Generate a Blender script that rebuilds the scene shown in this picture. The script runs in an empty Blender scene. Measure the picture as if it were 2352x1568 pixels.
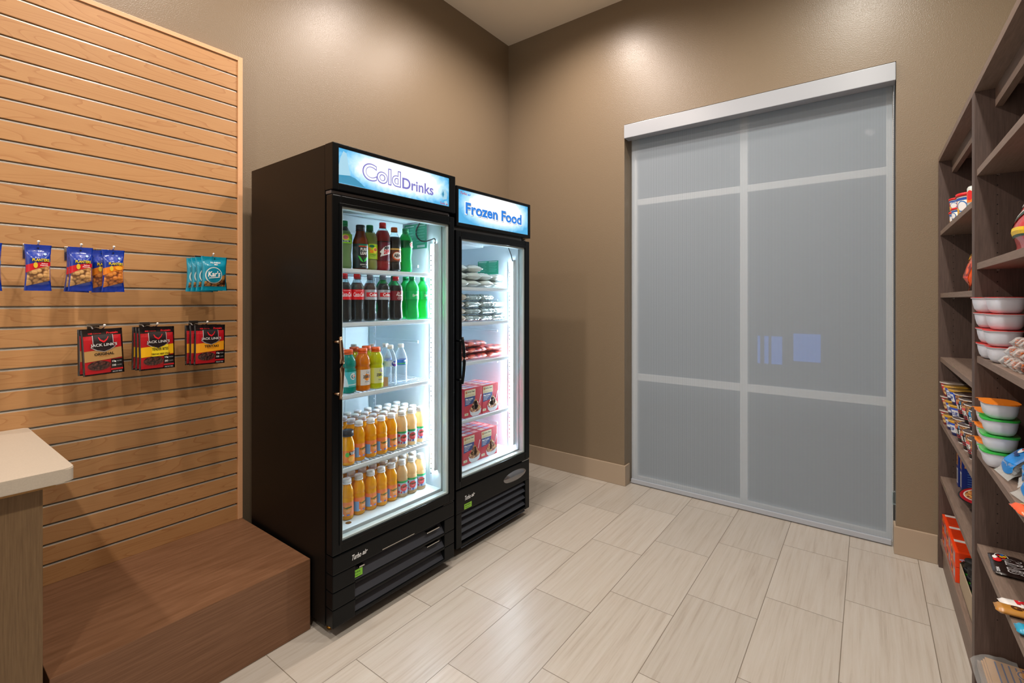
import bpy, bmesh, math, random
from math import sin, cos, pi, sqrt, radians as R
from mathutils import Vector, Matrix

random.seed(7)
SC = bpy.context.scene
COL = SC.collection
H = 1.36
# ---------------------------------------------------------------- camera
cam = bpy.data.cameras.new('camera'); cam_o = bpy.data.objects.new('camera', cam); COL.objects.link(cam_o)
cam.sensor_width = 36.0; cam.lens = 1091.66 / 2352 * 36.0
cam.shift_y = -(784 - 688.43) / 2352
cam.clip_start = 0.02
cam_o.location = (0, 0, H)
cam_o.rotation_euler = (pi / 2, 0, math.atan2(1993.76 - 1176, 1091.66))
SC.camera = cam_o
# ---------------------------------------------------------------- world, exposure
SC.view_settings.view_transform = 'Standard'; SC.view_settings.look = 'None'
SC.view_settings.gamma = 1; SC.view_settings.use_curve_mapping = False
SC.view_settings.exposure = 0.45
SC.cycles.transparent_max_bounces = 20
W_ = bpy.data.worlds.new('world'); SC.world = W_; W_.use_nodes = True
W_.node_tree.nodes['Background'].inputs[0].default_value = (1.0, 0.93, 0.84, 1)
W_.node_tree.nodes['Background'].inputs[1].default_value = 0.74
# ---------------------------------------------------------------- ceiling lamps
LAMPS = [(-1.64, 0.80, 67, (1, .88, .78), 'left column, third from the window wall'), (-1.62, 2.06, 82, (1, .87, .77), 'left column, second from the window wall'),
         (-1.60, 2.66, 48, (1, .87, .77), 'left column, nearest to the window wall'), (-0.02, 0.80, 66, (1, .93, .84), 'right column, second from the window wall'),
         (-0.04, 2.32, 66, (1, .95, .85), 'right column, nearest to the window wall'), (-1.62, -0.80, 80, (1, .90, .80), 'left column, unseen fill lamp added behind the camera'),
         (0.02, -0.80, 80, (1, .92, .83), 'right column, unseen fill lamp added behind the camera')]  # the two lamps behind the camera are unseen, added for fill
CEIL = 3.56
for i, (x, y, p, c, q) in enumerate(LAMPS):
    l = bpy.data.lights.new('downlight_beam', 'SPOT'); l.energy = p; l.color = c
    l.spot_size = R(164); l.spot_blend = 0.75; l.shadow_soft_size = 0.05
    o = bpy.data.objects.new('downlight_beam', l); COL.objects.link(o); o.location = (x, y, CEIL - 0.03)

# ---------------------------------------------------------------- materials
def lin(c):
    return tuple(((v / 255) / 12.92 if v / 255 <= .04045 else ((v / 255 + .055) / 1.055) ** 2.4) for v in c)
MATS = {}
def newmat(name):
    m = bpy.data.materials.new(name); m.use_nodes = True; m.node_tree.nodes.clear()
    return m, m.node_tree.nodes, m.node_tree.links
def node(N, t, **kw):
    n = N.new(t)
    for k, v in kw.items():
        if k.startswith('i_'):
            n.inputs[k[2:].replace('_', ' ')].default_value = v
        else: setattr(n, k, v)
    return n
def basic(name, rgb, rough=.5, metal=0, coat=0, bump=None, emit=None, spec=.5, noise=0):
    if name in MATS: return MATS[name]
    m, N, L = newmat(name)
    b = N.new('ShaderNodeBsdfPrincipled'); o = N.new('ShaderNodeOutputMaterial'); L.new(b.outputs[0], o.inputs[0])
    c = lin(rgb)
    b.inputs['Base Color'].default_value = (*c, 1); b.inputs['Roughness'].default_value = rough
    b.inputs['Metallic'].default_value = metal; b.inputs['Coat Weight'].default_value = coat
    b.inputs['Specular IOR Level'].default_value = spec
    if emit:
        b.inputs['Emission Color'].default_value = (*lin(emit[0]), 1); b.inputs['Emission Strength'].default_value = emit[1]
    if bump or noise:
        tc = N.new('ShaderNodeTexCoord')
    if bump:
        nz = node(N, 'ShaderNodeTexNoise', i_Scale=bump[0], i_Detail=3.0)
        L.new(tc.outputs['Object'], nz.inputs['Vector'])
        bp = node(N, 'ShaderNodeBump', i_Strength=bump[1], i_Distance=bump[2])
        L.new(nz.outputs[0], bp.inputs['Height']); L.new(bp.outputs[0], b.inputs['Normal'])
    if noise:
        n2 = node(N, 'ShaderNodeTexNoise', i_Scale=220.0, i_Detail=2.0); L.new(tc.outputs['Object'], n2.inputs['Vector'])
        mx = node(N, 'ShaderNodeMix', data_type='RGBA'); L.new(n2.outputs[0], mx.inputs[0])
        mx.inputs[6].default_value = (*[v * (1 - noise) for v in c], 1); mx.inputs[7].default_value = (*[min(1, v * (1 + noise)) for v in c], 1)
        L.new(mx.outputs[2], b.inputs['Base Color'])
    MATS[name] = m; return m
def C(*rgb):       # printed ink on packaging
    return basic('ink_%d_%d_%d' % rgb, rgb, .38, coat=.25)
def glassy(name, rgb, alpha, rough=.05, edge=.5):
    """thin clear plastic or glass: see-through face on, whiter and shinier at grazing angles"""
    if name in MATS: return MATS[name]
    m, N, L = newmat(name)
    t = N.new('ShaderNodeBsdfTransparent'); t.inputs[0].default_value = (*lin(rgb), 1)
    b = N.new('ShaderNodeBsdfPrincipled'); b.inputs['Base Color'].default_value = (*lin(rgb), 1); b.inputs['Roughness'].default_value = rough
    lw_ = node(N, 'ShaderNodeLayerWeight', i_Blend=edge)
    pw = math_(N, L, 'POWER', lw_.outputs['Facing'], 2.6)
    mr = node(N, 'ShaderNodeMapRange'); mr.inputs[3].default_value = alpha; mr.inputs[4].default_value = .6
    L.new(pw, mr.inputs[0])
    mx = N.new('ShaderNodeMixShader'); L.new(mr.outputs[0], mx.inputs[0]); L.new(t.outputs[0], mx.inputs[1]); L.new(b.outputs[0], mx.inputs[2])
    o = N.new('ShaderNodeOutputMaterial'); L.new(mx.outputs[0], o.inputs[0]); MATS[name] = m; return m
def pane(name, refl=.06, tint=(250, 252, 252)):
    m, N, L = newmat(name)
    t = N.new('ShaderNodeBsdfTransparent'); t.inputs[0].default_value = (*lin(tint), 1)
    g = node(N, 'ShaderNodeBsdfGlossy', i_Roughness=.02); lw = node(N, 'ShaderNodeLayerWeight', i_Blend=.5)
    f = math_(N, L, 'ADD', math_(N, L, 'MULTIPLY', math_(N, L, 'POWER', lw.outputs['Facing'], 4.0), refl * 8), refl * .3)
    mx = N.new('ShaderNodeMixShader'); L.new(f, mx.inputs[0]); L.new(t.outputs[0], mx.inputs[1]); L.new(g.outputs[0], mx.inputs[2])
    o = N.new('ShaderNodeOutputMaterial'); L.new(mx.outputs[0], o.inputs[0]); MATS[name] = m; return m
def liquid(name, rgb, tr=.35, rough=.12):
    if name in MATS: return MATS[name]
    m, N, L = newmat(name)
    b = N.new('ShaderNodeBsdfPrincipled'); b.inputs['Base Color'].default_value = (*lin(rgb), 1); b.inputs['Roughness'].default_value = rough; b.inputs['Coat Weight'].default_value = .6
    b.inputs['Coat Roughness'].default_value = .05
    t = N.new('ShaderNodeBsdfTranslucent'); t.inputs[0].default_value = (*lin(rgb), 1)
    mx = N.new('ShaderNodeMixShader'); mx.inputs[0].default_value = tr; L.new(b.outputs[0], mx.inputs[1]); L.new(t.outputs[0], mx.inputs[2])
    o = N.new('ShaderNodeOutputMaterial'); L.new(mx.outputs[0], o.inputs[0]); MATS[name] = m; return m
def grain(name, dark, light, scale, rough=.45, axis_fine='z', spec=.4, cath=False):
    """wood or wood-look laminate: noise stretched along the grain"""
    m, N, L = newmat(name)
    tc = N.new('ShaderNodeTexCoord'); mp = N.new('ShaderNodeMapping'); mp.inputs['Scale'].default_value = scale
    L.new(tc.outputs['Object'], mp.inputs[0])
    b = N.new('ShaderNodeBsdfPrincipled'); b.inputs['Roughness'].default_value = rough; b.inputs['Specular IOR Level'].default_value = spec
    n1 = node(N, 'ShaderNodeTexNoise', i_Scale=1.0, i_Detail=5.0, i_Roughness=.65); L.new(mp.outputs[0], n1.inputs['Vector'])
    rp = N.new('ShaderNodeValToRGB'); rp.color_ramp.elements[0].position = .3; rp.color_ramp.elements[1].position = .7
    rp.color_ramp.elements[0].color = (*lin(dark), 1); rp.color_ramp.elements[1].color = (*lin(light), 1)
    L.new(n1.outputs[0], rp.inputs[0]); L.new(rp.outputs[0], b.inputs['Base Color'])
    bp = node(N, 'ShaderNodeBump', i_Strength=.15, i_Distance=.001); L.new(n1.outputs[0], bp.inputs['Height']); L.new(bp.outputs[0], b.inputs['Normal'])
    o = N.new('ShaderNodeOutputMaterial'); L.new(b.outputs[0], o.inputs[0]); MATS[name] = m; return m
def math_(N, L, op, a, b=None, clamp=False):
    n = N.new('ShaderNodeMath'); n.operation = op; n.use_clamp = clamp
    for i, v in enumerate((a, b)):
        if v is None: continue
        if isinstance(v, (int, float)): n.inputs[i].default_value = v
        else: L.new(v, n.inputs[i])
    return n.outputs[0]

def wall_paint():
    m, N, L = newmat('tan_orange_peel_paint')
    tc = N.new('ShaderNodeTexCoord'); b = N.new('ShaderNodeBsdfPrincipled')
    b.inputs['Base Color'].default_value = (*lin((125, 109, 89)), 1); b.inputs['Roughness'].default_value = .37
    n1 = node(N, 'ShaderNodeTexNoise', i_Scale=210.0, i_Detail=1.5, i_Roughness=.55); L.new(tc.outputs['Object'], n1.inputs['Vector'])
    r = N.new('ShaderNodeMapRange'); r.inputs[1].default_value = .46; r.inputs[2].default_value = .86; L.new(n1.outputs[0], r.inputs[0])
    bp = node(N, 'ShaderNodeBump', i_Strength=.40, i_Distance=.0010); L.new(r.outputs[0], bp.inputs['Height']); L.new(bp.outputs[0], b.inputs['Normal'])
    o = N.new('ShaderNodeOutputMaterial'); L.new(b.outputs[0], o.inputs[0]); return m
M_WALL = wall_paint()

def floor_mat():
    m, N, L = newmat('beige_stone_look_tile')
    TW, TL, X0, Y0 = .2935, .580, -1.845, 3.213
    tc = N.new('ShaderNodeTexCoord'); sp = N.new('ShaderNodeSeparateXYZ'); L.new(tc.outputs['Object'], sp.inputs[0])
    x, y = sp.outputs[0], sp.outputs[1]
    u = math_(N, L, 'DIVIDE', math_(N, L, 'SUBTRACT', x, X0), TW)
    col = math_(N, L, 'FLOOR', u); fu = math_(N, L, 'FRACT', u)
    v = math_(N, L, 'SUBTRACT', math_(N, L, 'DIVIDE', math_(N, L, 'SUBTRACT', y, Y0), TL), math_(N, L, 'MULTIPLY', col, 1 / 3))
    row = math_(N, L, 'FLOOR', v); fv = math_(N, L, 'FRACT', v)
    def edge(f, size):
        a = math_(N, L, 'MINIMUM', f, math_(N, L, 'SUBTRACT', 1.0, f)); return math_(N, L, 'MULTIPLY', a, size)
    e = math_(N, L, 'MINIMUM', edge(fu, TW), edge(fv, TL))
    g = N.new('ShaderNodeMapRange'); g.inputs[1].default_value = .0010; g.inputs[2].default_value = .0018; L.new(e, g.inputs[0])
    cb = N.new('ShaderNodeCombineXYZ'); L.new(col, cb.inputs[0]); L.new(row, cb.inputs[1])
    wn = N.new('ShaderNodeTexWhiteNoise'); wn.noise_dimensions = '3D'; L.new(cb.outputs[0], wn.inputs['Vector'])
    # veins run along the long side, different on each tile
    cv = N.new('ShaderNodeCombineXYZ')
    L.new(math_(N, L, 'ADD', math_(N, L, 'MULTIPLY', x, 62.0), math_(N, L, 'MULTIPLY', wn.outputs[0], 80.0)), cv.inputs[0])
    L.new(math_(N, L, 'MULTIPLY', y, 2.2), cv.inputs[1]); L.new(math_(N, L, 'MULTIPLY', wn.outputs[0], 31.0), cv.inputs[2])
    n1 = node(N, 'ShaderNodeTexNoise', i_Scale=1.0, i_Detail=6.0, i_Roughness=.68, i_Distortion=.3); L.new(cv.outputs[0], n1.inputs['Vector'])
    rp = N.new('ShaderNodeValToRGB'); E = rp.color_ramp.elements
    E[0].position = .30; E[0].color = (*lin((162, 152, 141)), 1); E[1].position = .66; E[1].color = (*lin((181, 175, 167)), 1)
    k = E.new(.46); k.color = (*lin((175, 167, 157)), 1)
    L.new(n1.outputs[0], rp.inputs[0])
    hs = N.new('ShaderNodeHueSaturation'); L.new(rp.outputs[0], hs.inputs['Color'])
    L.new(math_(N, L, 'ADD', math_(N, L, 'MULTIPLY', wn.outputs[0], .12), .94), hs.inputs['Value'])
    mx = node(N, 'ShaderNodeMix', data_type='RGBA'); L.new(g.outputs[0], mx.inputs[0]); mx.inputs[6].default_value = (*lin((118, 108, 96)), 1); L.new(hs.outputs[0], mx.inputs[7])
    b = N.new('ShaderNodeBsdfPrincipled'); L.new(mx.outputs[2], b.inputs['Base Color']); b.inputs['Roughness'].default_value = .34
    bp = node(N, 'ShaderNodeBump', i_Strength=.6, i_Distance=.0008); L.new(g.outputs[0], bp.inputs['Height'])
    b2 = node(N, 'ShaderNodeBump', i_Strength=.12, i_Distance=.0006); L.new(n1.outputs[0], b2.inputs['Height']); L.new(bp.outputs[0], b2.inputs['Normal']); L.new(b2.outputs[0], b.inputs['Normal'])
    o = N.new('ShaderNodeOutputMaterial'); L.new(b.outputs[0], o.inputs[0]); return m

def maple_mat():
    """maple veneer on slatwall boards: cathedral figure that changes from board to board"""
    m, N, L = newmat('maple_slatwall_veneer')
    tc = N.new('ShaderNodeTexCoord'); sp = N.new('ShaderNodeSeparateXYZ'); L.new(tc.outputs['Object'], sp.inputs[0])
    y, z = sp.outputs[1], sp.outputs[2]
    bd = math_(N, L, 'FLOOR', math_(N, L, 'DIVIDE', math_(N, L, 'SUBTRACT', z, 2.449), .07443))
    cv = N.new('ShaderNodeCombineXYZ')
    L.new(math_(N, L, 'MULTIPLY', y, 1.6), cv.inputs[0]); L.new(math_(N, L, 'MULTIPLY', z, 11.0), cv.inputs[1]); L.new(math_(N, L, 'MULTIPLY', bd, 7.31), cv.inputs[2])
    n1 = node(N, 'ShaderNodeTexNoise', i_Scale=1.0, i_Detail=1.5, i_Roughness=.45, i_Distortion=.25); L.new(cv.outputs[0], n1.inputs['Vector'])
    fr = math_(N, L, 'FRACT', math_(N, L, 'MULTIPLY', n1.outputs[0], 15.0))
    ln = N.new('ShaderNodeValToRGB'); E = ln.color_ramp.elements
    E[0].position = 0; E[0].color = (.55, .55, .55, 1); E[1].position = 1; E[1].color = (.0, .0, .0, 1); k = E.new(.16); k.color = (.12, .12, .12, 1)
    L.new(fr, ln.inputs[0])
    cf = N.new('ShaderNodeCombineXYZ'); L.new(math_(N, L, 'MULTIPLY', y, 9.0), cf.inputs[0]); L.new(math_(N, L, 'MULTIPLY', z, 420.0), cf.inputs[1]); L.new(bd, cf.inputs[2])
    n2 = node(N, 'ShaderNodeTexNoise', i_Scale=1.0, i_Detail=3.0); L.new(cf.outputs[0], n2.inputs['Vector'])
    mx = node(N, 'ShaderNodeMix', data_type='RGBA'); L.new(n2.outputs[0], mx.inputs[0]); mx.inputs[6].default_value = (*lin((172, 126, 80)), 1); mx.inputs[7].default_value = (*lin((190, 144, 96)), 1)
    m2 = node(N, 'ShaderNodeMix', data_type='RGBA'); L.new(ln.outputs[0], m2.inputs[0]); L.new(mx.outputs[2], m2.inputs[6]); m2.inputs[7].default_value = (*lin((150, 94, 50)), 1)
    wn = N.new('ShaderNodeTexWhiteNoise'); wn.noise_dimensions = '1D'; L.new(bd, wn.inputs['W'])
    hs = N.new('ShaderNodeHueSaturation'); L.new(m2.outputs[2], hs.inputs['Color']); L.new(math_(N, L, 'ADD', math_(N, L, 'MULTIPLY', wn.outputs[0], .1), .95), hs.inputs['Value'])
    b = N.new('ShaderNodeBsdfPrincipled'); L.new(hs.outputs[0], b.inputs['Base Color']); b.inputs['Roughness'].default_value = .42
    o = N.new('ShaderNodeOutputMaterial'); L.new(b.outputs[0], o.inputs[0]); return m
def shade_mat():
    m, N, L = newmat('ribbed_screen_fabric')
    tc = N.new('ShaderNodeTexCoord'); sp = N.new('ShaderNodeSeparateXYZ'); L.new(tc.outputs['Object'], sp.inputs[0])
    s = math_(N, L, 'SINE', math_(N, L, 'MULTIPLY', sp.outputs[0], 2 * pi / .0066))
    f = math_(N, L, 'ADD', math_(N, L, 'MULTIPLY', s, .5), .5)
    mx = node(N, 'ShaderNodeMix', data_type='RGBA'); L.new(f, mx.inputs[0]); mx.inputs[6].default_value = (*lin((176, 188, 200)), 1); mx.inputs[7].default_value = (*lin((212, 222, 232)), 1)
    d = N.new('ShaderNodeBsdfDiffuse'); L.new(mx.outputs[2], d.inputs[0])
    t = N.new('ShaderNodeBsdfTransparent')
    tl = N.new('ShaderNodeBsdfTranslucent'); L.new(mx.outputs[2], tl.inputs[0]); md = N.new('ShaderNodeMixShader'); md.inputs[0].default_value = .3; L.new(d.outputs[0], md.inputs[1]); L.new(tl.outputs[0], md.inputs[2])
    ms = N.new('ShaderNodeMixShader'); ms.inputs[0].default_value = .42; L.new(t.outputs[0], ms.inputs[1]); L.new(md.outputs[0], ms.inputs[2])
    o = N.new('ShaderNodeOutputMaterial'); L.new(ms.outputs[0], o.inputs[0]); return m
def nuts_mat(name, c1, c2, dark, sc=75.0):
    m, N, L = newmat(name)
    tc = N.new('ShaderNodeTexCoord'); v = node(N, 'ShaderNodeTexVoronoi', i_Scale=sc); L.new(tc.outputs['Object'], v.inputs['Vector'])
    hs = N.new('ShaderNodeSeparateColor'); L.new(v.outputs['Color'], hs.inputs[0])
    mx = node(N, 'ShaderNodeMix', data_type='RGBA'); L.new(hs.outputs[0], mx.inputs[0]); mx.inputs[6].default_value = (*lin(c1), 1); mx.inputs[7].default_value = (*lin(c2), 1)
    rp = N.new('ShaderNodeMapRange'); rp.inputs[1].default_value = .48; rp.inputs[2].default_value = .72; L.new(v.outputs['Distance'], rp.inputs[0])
    m2 = node(N, 'ShaderNodeMix', data_type='RGBA'); L.new(rp.outputs[0], m2.inputs[0]); L.new(mx.outputs[2], m2.inputs[6]); m2.inputs[7].default_value = (*lin(dark), 1)
    b = N.new('ShaderNodeBsdfPrincipled'); L.new(m2.outputs[2], b.inputs['Base Color']); b.inputs['Roughness'].default_value = .4; b.inputs['Coat Weight'].default_value = .5
    iv = math_(N, L, 'SUBTRACT', 1.0, v.outputs['Distance'])
    bp = node(N, 'ShaderNodeBump', i_Strength=.7, i_Distance=.004); L.new(iv, bp.inputs['Height']); L.new(bp.outputs[0], b.inputs['Normal'])
    o = N.new('ShaderNodeOutputMaterial'); L.new(b.outputs[0], o.inputs[0]); MATS[name] = m; return m
def sign_mat(name, w, h, corner):
    """backlit printed film, white in the middle, icy blue towards the edges"""
    m, N, L = newmat(name)
    tc = N.new('ShaderNodeTexCoord'); sp = N.new('ShaderNodeSeparateXYZ'); L.new(tc.outputs['Object'], sp.inputs[0])
    x, z = sp.outputs[0], sp.outputs[2]
    a = math_(N, L, 'DIVIDE', math_(N, L, 'SUBTRACT', x, w[0]), w[1]); b_ = math_(N, L, 'DIVIDE', math_(N, L, 'SUBTRACT', z, h[0]), h[1])
    # a in 0..1 from left to right, b_ in 0..1 from bottom to top
    ca = math_(N, L, 'ABSOLUTE', math_(N, L, 'SUBTRACT', a, .52)); cb = math_(N, L, 'ABSOLUTE', math_(N, L, 'SUBTRACT', b_, .62))
    r = math_(N, L, 'ADD', math_(N, L, 'POWER', math_(N, L, 'MULTIPLY', ca, 2.1), 2.6), math_(N, L, 'POWER', math_(N, L, 'MULTIPLY', cb, 1.65), 2.0))
    n1 = node(N, 'ShaderNodeTexNoise', i_Scale=22.0, i_Detail=4.0, i_Distortion=1.2); L.new(tc.outputs['Object'], n1.inputs['Vector'])
    r2 = math_(N, L, 'MULTIPLY', r, math_(N, L, 'ADD', math_(N, L, 'MULTIPLY', n1.outputs[0], corner * .5), .75 - corner * .2))
    rp = N.new('ShaderNodeValToRGB'); E = rp.color_ramp.elements
    E[0].position = .34; E[0].color = (1, 1, 1, 1); E[1].position = 1.0; E[1].color = (*lin((84, 164, 210)), 1)
    k = E.new(.50); k.color = (*lin((196, 226, 248)), 1); k = E.new(.78); k.color = (*lin((132, 194, 230)), 1)
    L.new(r2, rp.inputs[0])
    e = N.new('ShaderNodeEmission'); L.new(rp.outputs[0], e.inputs[0]); e.inputs[1].default_value = .95
    o = N.new('ShaderNodeOutputMaterial'); L.new(e.outputs[0], o.inputs[0]); return m

M_CEIL = basic('ceiling_paint', (248, 240, 224), .8)
M_BASE = basic('taupe_baseboard', (166, 148, 128), .45)
M_MAPLE = maple_mat()
M_EDGE = basic('maple_edge_banding', (214, 164, 122), .45, noise=.08)
M_ALU = basic('aluminium_insert', (196, 192, 184), .3, metal=.55)
M_BENCH = grain('brown_laminate', (106, 72, 48), (132, 95, 70), (60, 5, 190), .42)
M_COUNTERWOOD = grain('grey_brown_laminate', (100, 78, 54), (122, 98, 70), (260, 260, 9), .45)
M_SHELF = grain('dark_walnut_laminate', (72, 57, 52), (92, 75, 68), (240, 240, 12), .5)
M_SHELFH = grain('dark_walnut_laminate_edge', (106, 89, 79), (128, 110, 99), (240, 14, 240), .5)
M_QUARTZ = basic('speckled_quartz', (186, 176, 162), .3, noise=.10)
M_PLY = basic('plywood_edge', (168, 128, 76), .6, noise=.2)
M_BLACK = basic('black_powder_coat', (11, 9, 8), .45, spec=.22, bump=(900, .12, .0004))
M_GLOSSBLACK = basic('black_door_plastic', (6, 9, 12), .30, spec=.2)
M_GREYSTRIP = basic('dark_grey_strip', (92, 90, 94), .35, metal=.3)
M_LINER = basic('white_cabinet_liner', (212, 226, 233), .35)
M_WIRE = basic('white_coated_wire', (222, 232, 240), .35)
M_STEEL = basic('brushed_steel', (190, 188, 184), .25, metal=1)
M_HANDLE = basic('dark_nickel', (150, 128, 108), .18, metal=1)
M_CHROME = basic('chrome', (225, 225, 228), .12, metal=1)
M_BRASS = basic('brass', (190, 140, 60), .3, metal=1)
M_RUBBER = basic('black_rubber', (14, 14, 15), .6)
M_TRIMGLASS = basic('clear_seal_trim', (178, 194, 196), .3)
M_SHADE = shade_mat()
M_WHITEALU = basic('white_painted_aluminium', (166, 171, 180), .28)
M_FRAMEW = basic('white_window_vinyl', (240, 240, 238), .4)
M_PANE = pane('door_glass')
M_WINGLASS = pane('window_glass', refl=.01, tint=(200, 208, 214))
M_LED = basic('led_strip_light', (255, 255, 255), .5, emit=((226, 242, 255), 115))
M_CLEAR = glassy('clear_pet', (232, 240, 242), .03, .06)
M_WRAP = glassy('cellophane', (238, 240, 240), .07, .12)
M_CARD = basic('corrugated_card', (176, 132, 84), .8, noise=.08)
M_BOWL = basic('white_bowl_plastic', (206, 212, 226), .38)
M_NUTS = nuts_mat('salted_peanuts', (218, 172, 112), (186, 132, 76), (104, 66, 34))
M_NUTS2 = nuts_mat('honey_peanuts', (222, 138, 58), (196, 106, 36), (116, 56, 20))
M_MIX = nuts_mat('trail_mix', (196, 140, 70), (120, 66, 34), (50, 26, 14))
M_MEAT = nuts_mat('jerky_meat', (96, 50, 42), (70, 34, 32), (36, 16, 16), 120)
M_FOOD = nuts_mat('printed_food', (226, 176, 96), (190, 110, 60), (120, 60, 40), 110)
M_SNACK = nuts_mat('printed_snack', (232, 96, 30), (206, 40, 24), (120, 20, 14), 45)

# ---------------------------------------------------------------- mesh helpers
def add_box(bm, x0, x1, y0, y1, z0, z1, mi=0, bev=0):
    vs = [bm.verts.new(p) for p in ((x0, y0, z0), (x1, y0, z0), (x1, y1, z0), (x0, y1, z0), (x0, y0, z1), (x1, y0, z1), (x1, y1, z1), (x0, y1, z1))]
    fs = []
    for q in ((0, 3, 2, 1), (4, 5, 6, 7), (0, 1, 5, 4), (1, 2, 6, 5), (2, 3, 7, 6), (3, 0, 4, 7)):
        f = bm.faces.new([vs[i] for i in q]); f.material_index = mi; fs.append(f)
    if bev:
        es = list({e for f in fs for e in f.edges})
        bmesh.ops.bevel(bm, geom=es, offset=bev, segments=2, affect='EDGES', profile=.6)
    return fs
def boxes(lst, bev=0):
    bm = bmesh.new()
    for b in lst: add_box(bm, *b[:6], mi=(b[6] if len(b) > 6 else 0), bev=bev)
    return bm
def lathe(bm, prof, seg=24, mi=0, cx=0, cy=0, sx=1, sy=1):
    rings = []
    for r, z in prof:
        if r < 1e-5: rings.append([bm.verts.new((cx, cy, z))])
        else: rings.append([bm.verts.new((cx + sx * r * cos(2 * pi * i / seg), cy + sy * r * sin(2 * pi * i / seg), z)) for i in range(seg)])
    for a, b in zip(rings, rings[1:]):
        for i in range(seg):
            j = (i + 1) % seg
            if len(a) == 1 and len(b) == 1: continue
            if len(a) == 1: f = bm.faces.new((a[0], b[j], b[i]))
            elif len(b) == 1: f = bm.faces.new((a[i], a[j], b[0]))
            else: f = bm.faces.new((a[i], a[j], b[j], b[i]))
            f.material_index = mi; f.smooth = True
    return rings
def tube(bm, pts, r, seg=8, mi=0, flat=1.0, smooth=False):
    pts = [Vector(p) for p in pts]; rings = []; n = len(pts)
    if smooth:
        q = []
        for i in range(n - 1):
            p0, p1, p2, p3 = pts[max(i - 1, 0)], pts[i], pts[i + 1], pts[min(i + 2, n - 1)]
            for k in range(4):
                t = k / 4; q.append(.5 * (2 * p1 + (p2 - p0) * t + (2 * p0 - 5 * p1 + 4 * p2 - p3) * t * t + (3 * p1 - p0 - 3 * p2 + p3) * t ** 3))
        pts = q + [pts[-1]]; n = len(pts)
    up = Vector((0, 0, 1))
    for i, p in enumerate(pts):
        t = (pts[min(i + 1, n - 1)] - pts[max(i - 1, 0)]).normalized()
        a = t.cross(up)
        if a.length < 1e-3: a = t.cross(Vector((0, 1, 0)))
        a.normalize(); b = t.cross(a)
        rr = r[i] if isinstance(r, (list, tuple)) else r
        rings.append([bm.verts.new(p + a * rr * cos(2 * pi * k / seg) + b * rr * flat * sin(2 * pi * k / seg)) for k in range(seg)])
    for A, B in zip(rings, rings[1:]):
        for k in range(seg):
            f = bm.faces.new((A[k], A[(k + 1) % seg], B[(k + 1) % seg], B[k])); f.smooth = True; f.material_index = mi
    for A in (rings[0], rings[-1]):
        f = bm.faces.new(A); f.material_index = mi
def obj(name, bm, mats, parent=None, loc=None, rotz=None, smooth_angle=None):
    me = bpy.data.meshes.new(name)
    bmesh.ops.recalc_face_normals(bm, faces=bm.faces[:])
    bm.to_mesh(me); bm.free()
    for m in (mats if isinstance(mats, (list, tuple)) else [mats]): me.materials.append(m)
    o = bpy.data.objects.new(name, me); COL.objects.link(o)
    if parent: o.parent = parent
    if loc: o.location = loc
    if rotz is not None: o.rotation_euler = (0, 0, rotz)
    return o
def thing(name, label, cat, loc=(0, 0, 0), rotz=0, group=None, rot=None):
    o = bpy.data.objects.new(name, None); COL.objects.link(o); o.empty_display_size = .05
    o.location = loc; o.rotation_euler = rot if rot else (0, 0, rotz)
    o['label'] = label; o['category'] = cat
    if group: o['group'] = group
    return o
def tag(o, label, cat, group=None, kind=None):
    o['label'] = label; o['category'] = cat
    if group: o['group'] = group
    if kind: o['kind'] = kind
    return o
def struct(name, bm, m, parent=None):
    o = obj(name, bm, m, parent)
    if not parent: o['kind'] = 'structure'
    return o
def dup(root, loc, rotz=None, label=None, group=None, rot=None):
    r = root.copy(); COL.objects.link(r); r.location = loc
    if rotz is not None: r.rotation_euler = (0, 0, rotz)
    if rot is not None: r.rotation_euler = rot
    if label: r['label'] = label
    if group: r['group'] = group
    for ch in list(root.children):
        c = ch.copy(); COL.objects.link(c); c.parent = r
        for g in ch.children:
            d = g.copy(); COL.objects.link(d); d.parent = c
    return r
ORD = ['first', 'second', 'third', 'fourth', 'fifth', 'sixth', 'seventh', 'eighth', 'ninth', 'tenth']

# text outlines as flat triangles
_TC = {}
def text2d(s, offset=0.0, shear=0.0, space=1.0, res=3):
    k = (s, offset, shear, space, res)
    if k in _TC: return _TC[k]
    c = bpy.data.curves.new('t', 'FONT'); c.body = s; c.size = 1; c.offset = offset; c.shear = shear; c.space_character = space
    c.align_x = 'CENTER'; c.align_y = 'CENTER'; c.resolution_u = res; c.dimensions = '2D'; c.fill_mode = 'BOTH'
    o = bpy.data.objects.new('t', c); COL.objects.link(o); bpy.context.view_layer.update()
    ev = o.evaluated_get(bpy.context.evaluated_depsgraph_get()); me = ev.to_mesh()
    vs = [(v.co.x, v.co.y) for v in me.vertices]; fs = [tuple(p.vertices) for p in me.polygons]
    ev.to_mesh_clear(); bpy.data.objects.remove(o); bpy.data.curves.remove(c)
    xs = [v[0] for v in vs] or [0]; ys = [v[1] for v in vs] or [0]
    cx = (min(xs) + max(xs)) / 2; cy = (min(ys) + max(ys)) / 2
    _TC[k] = ([(x - cx, y - cy) for x, y in vs], fs, max(xs) - min(xs), max(ys) - min(ys)); return _TC[k]
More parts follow.
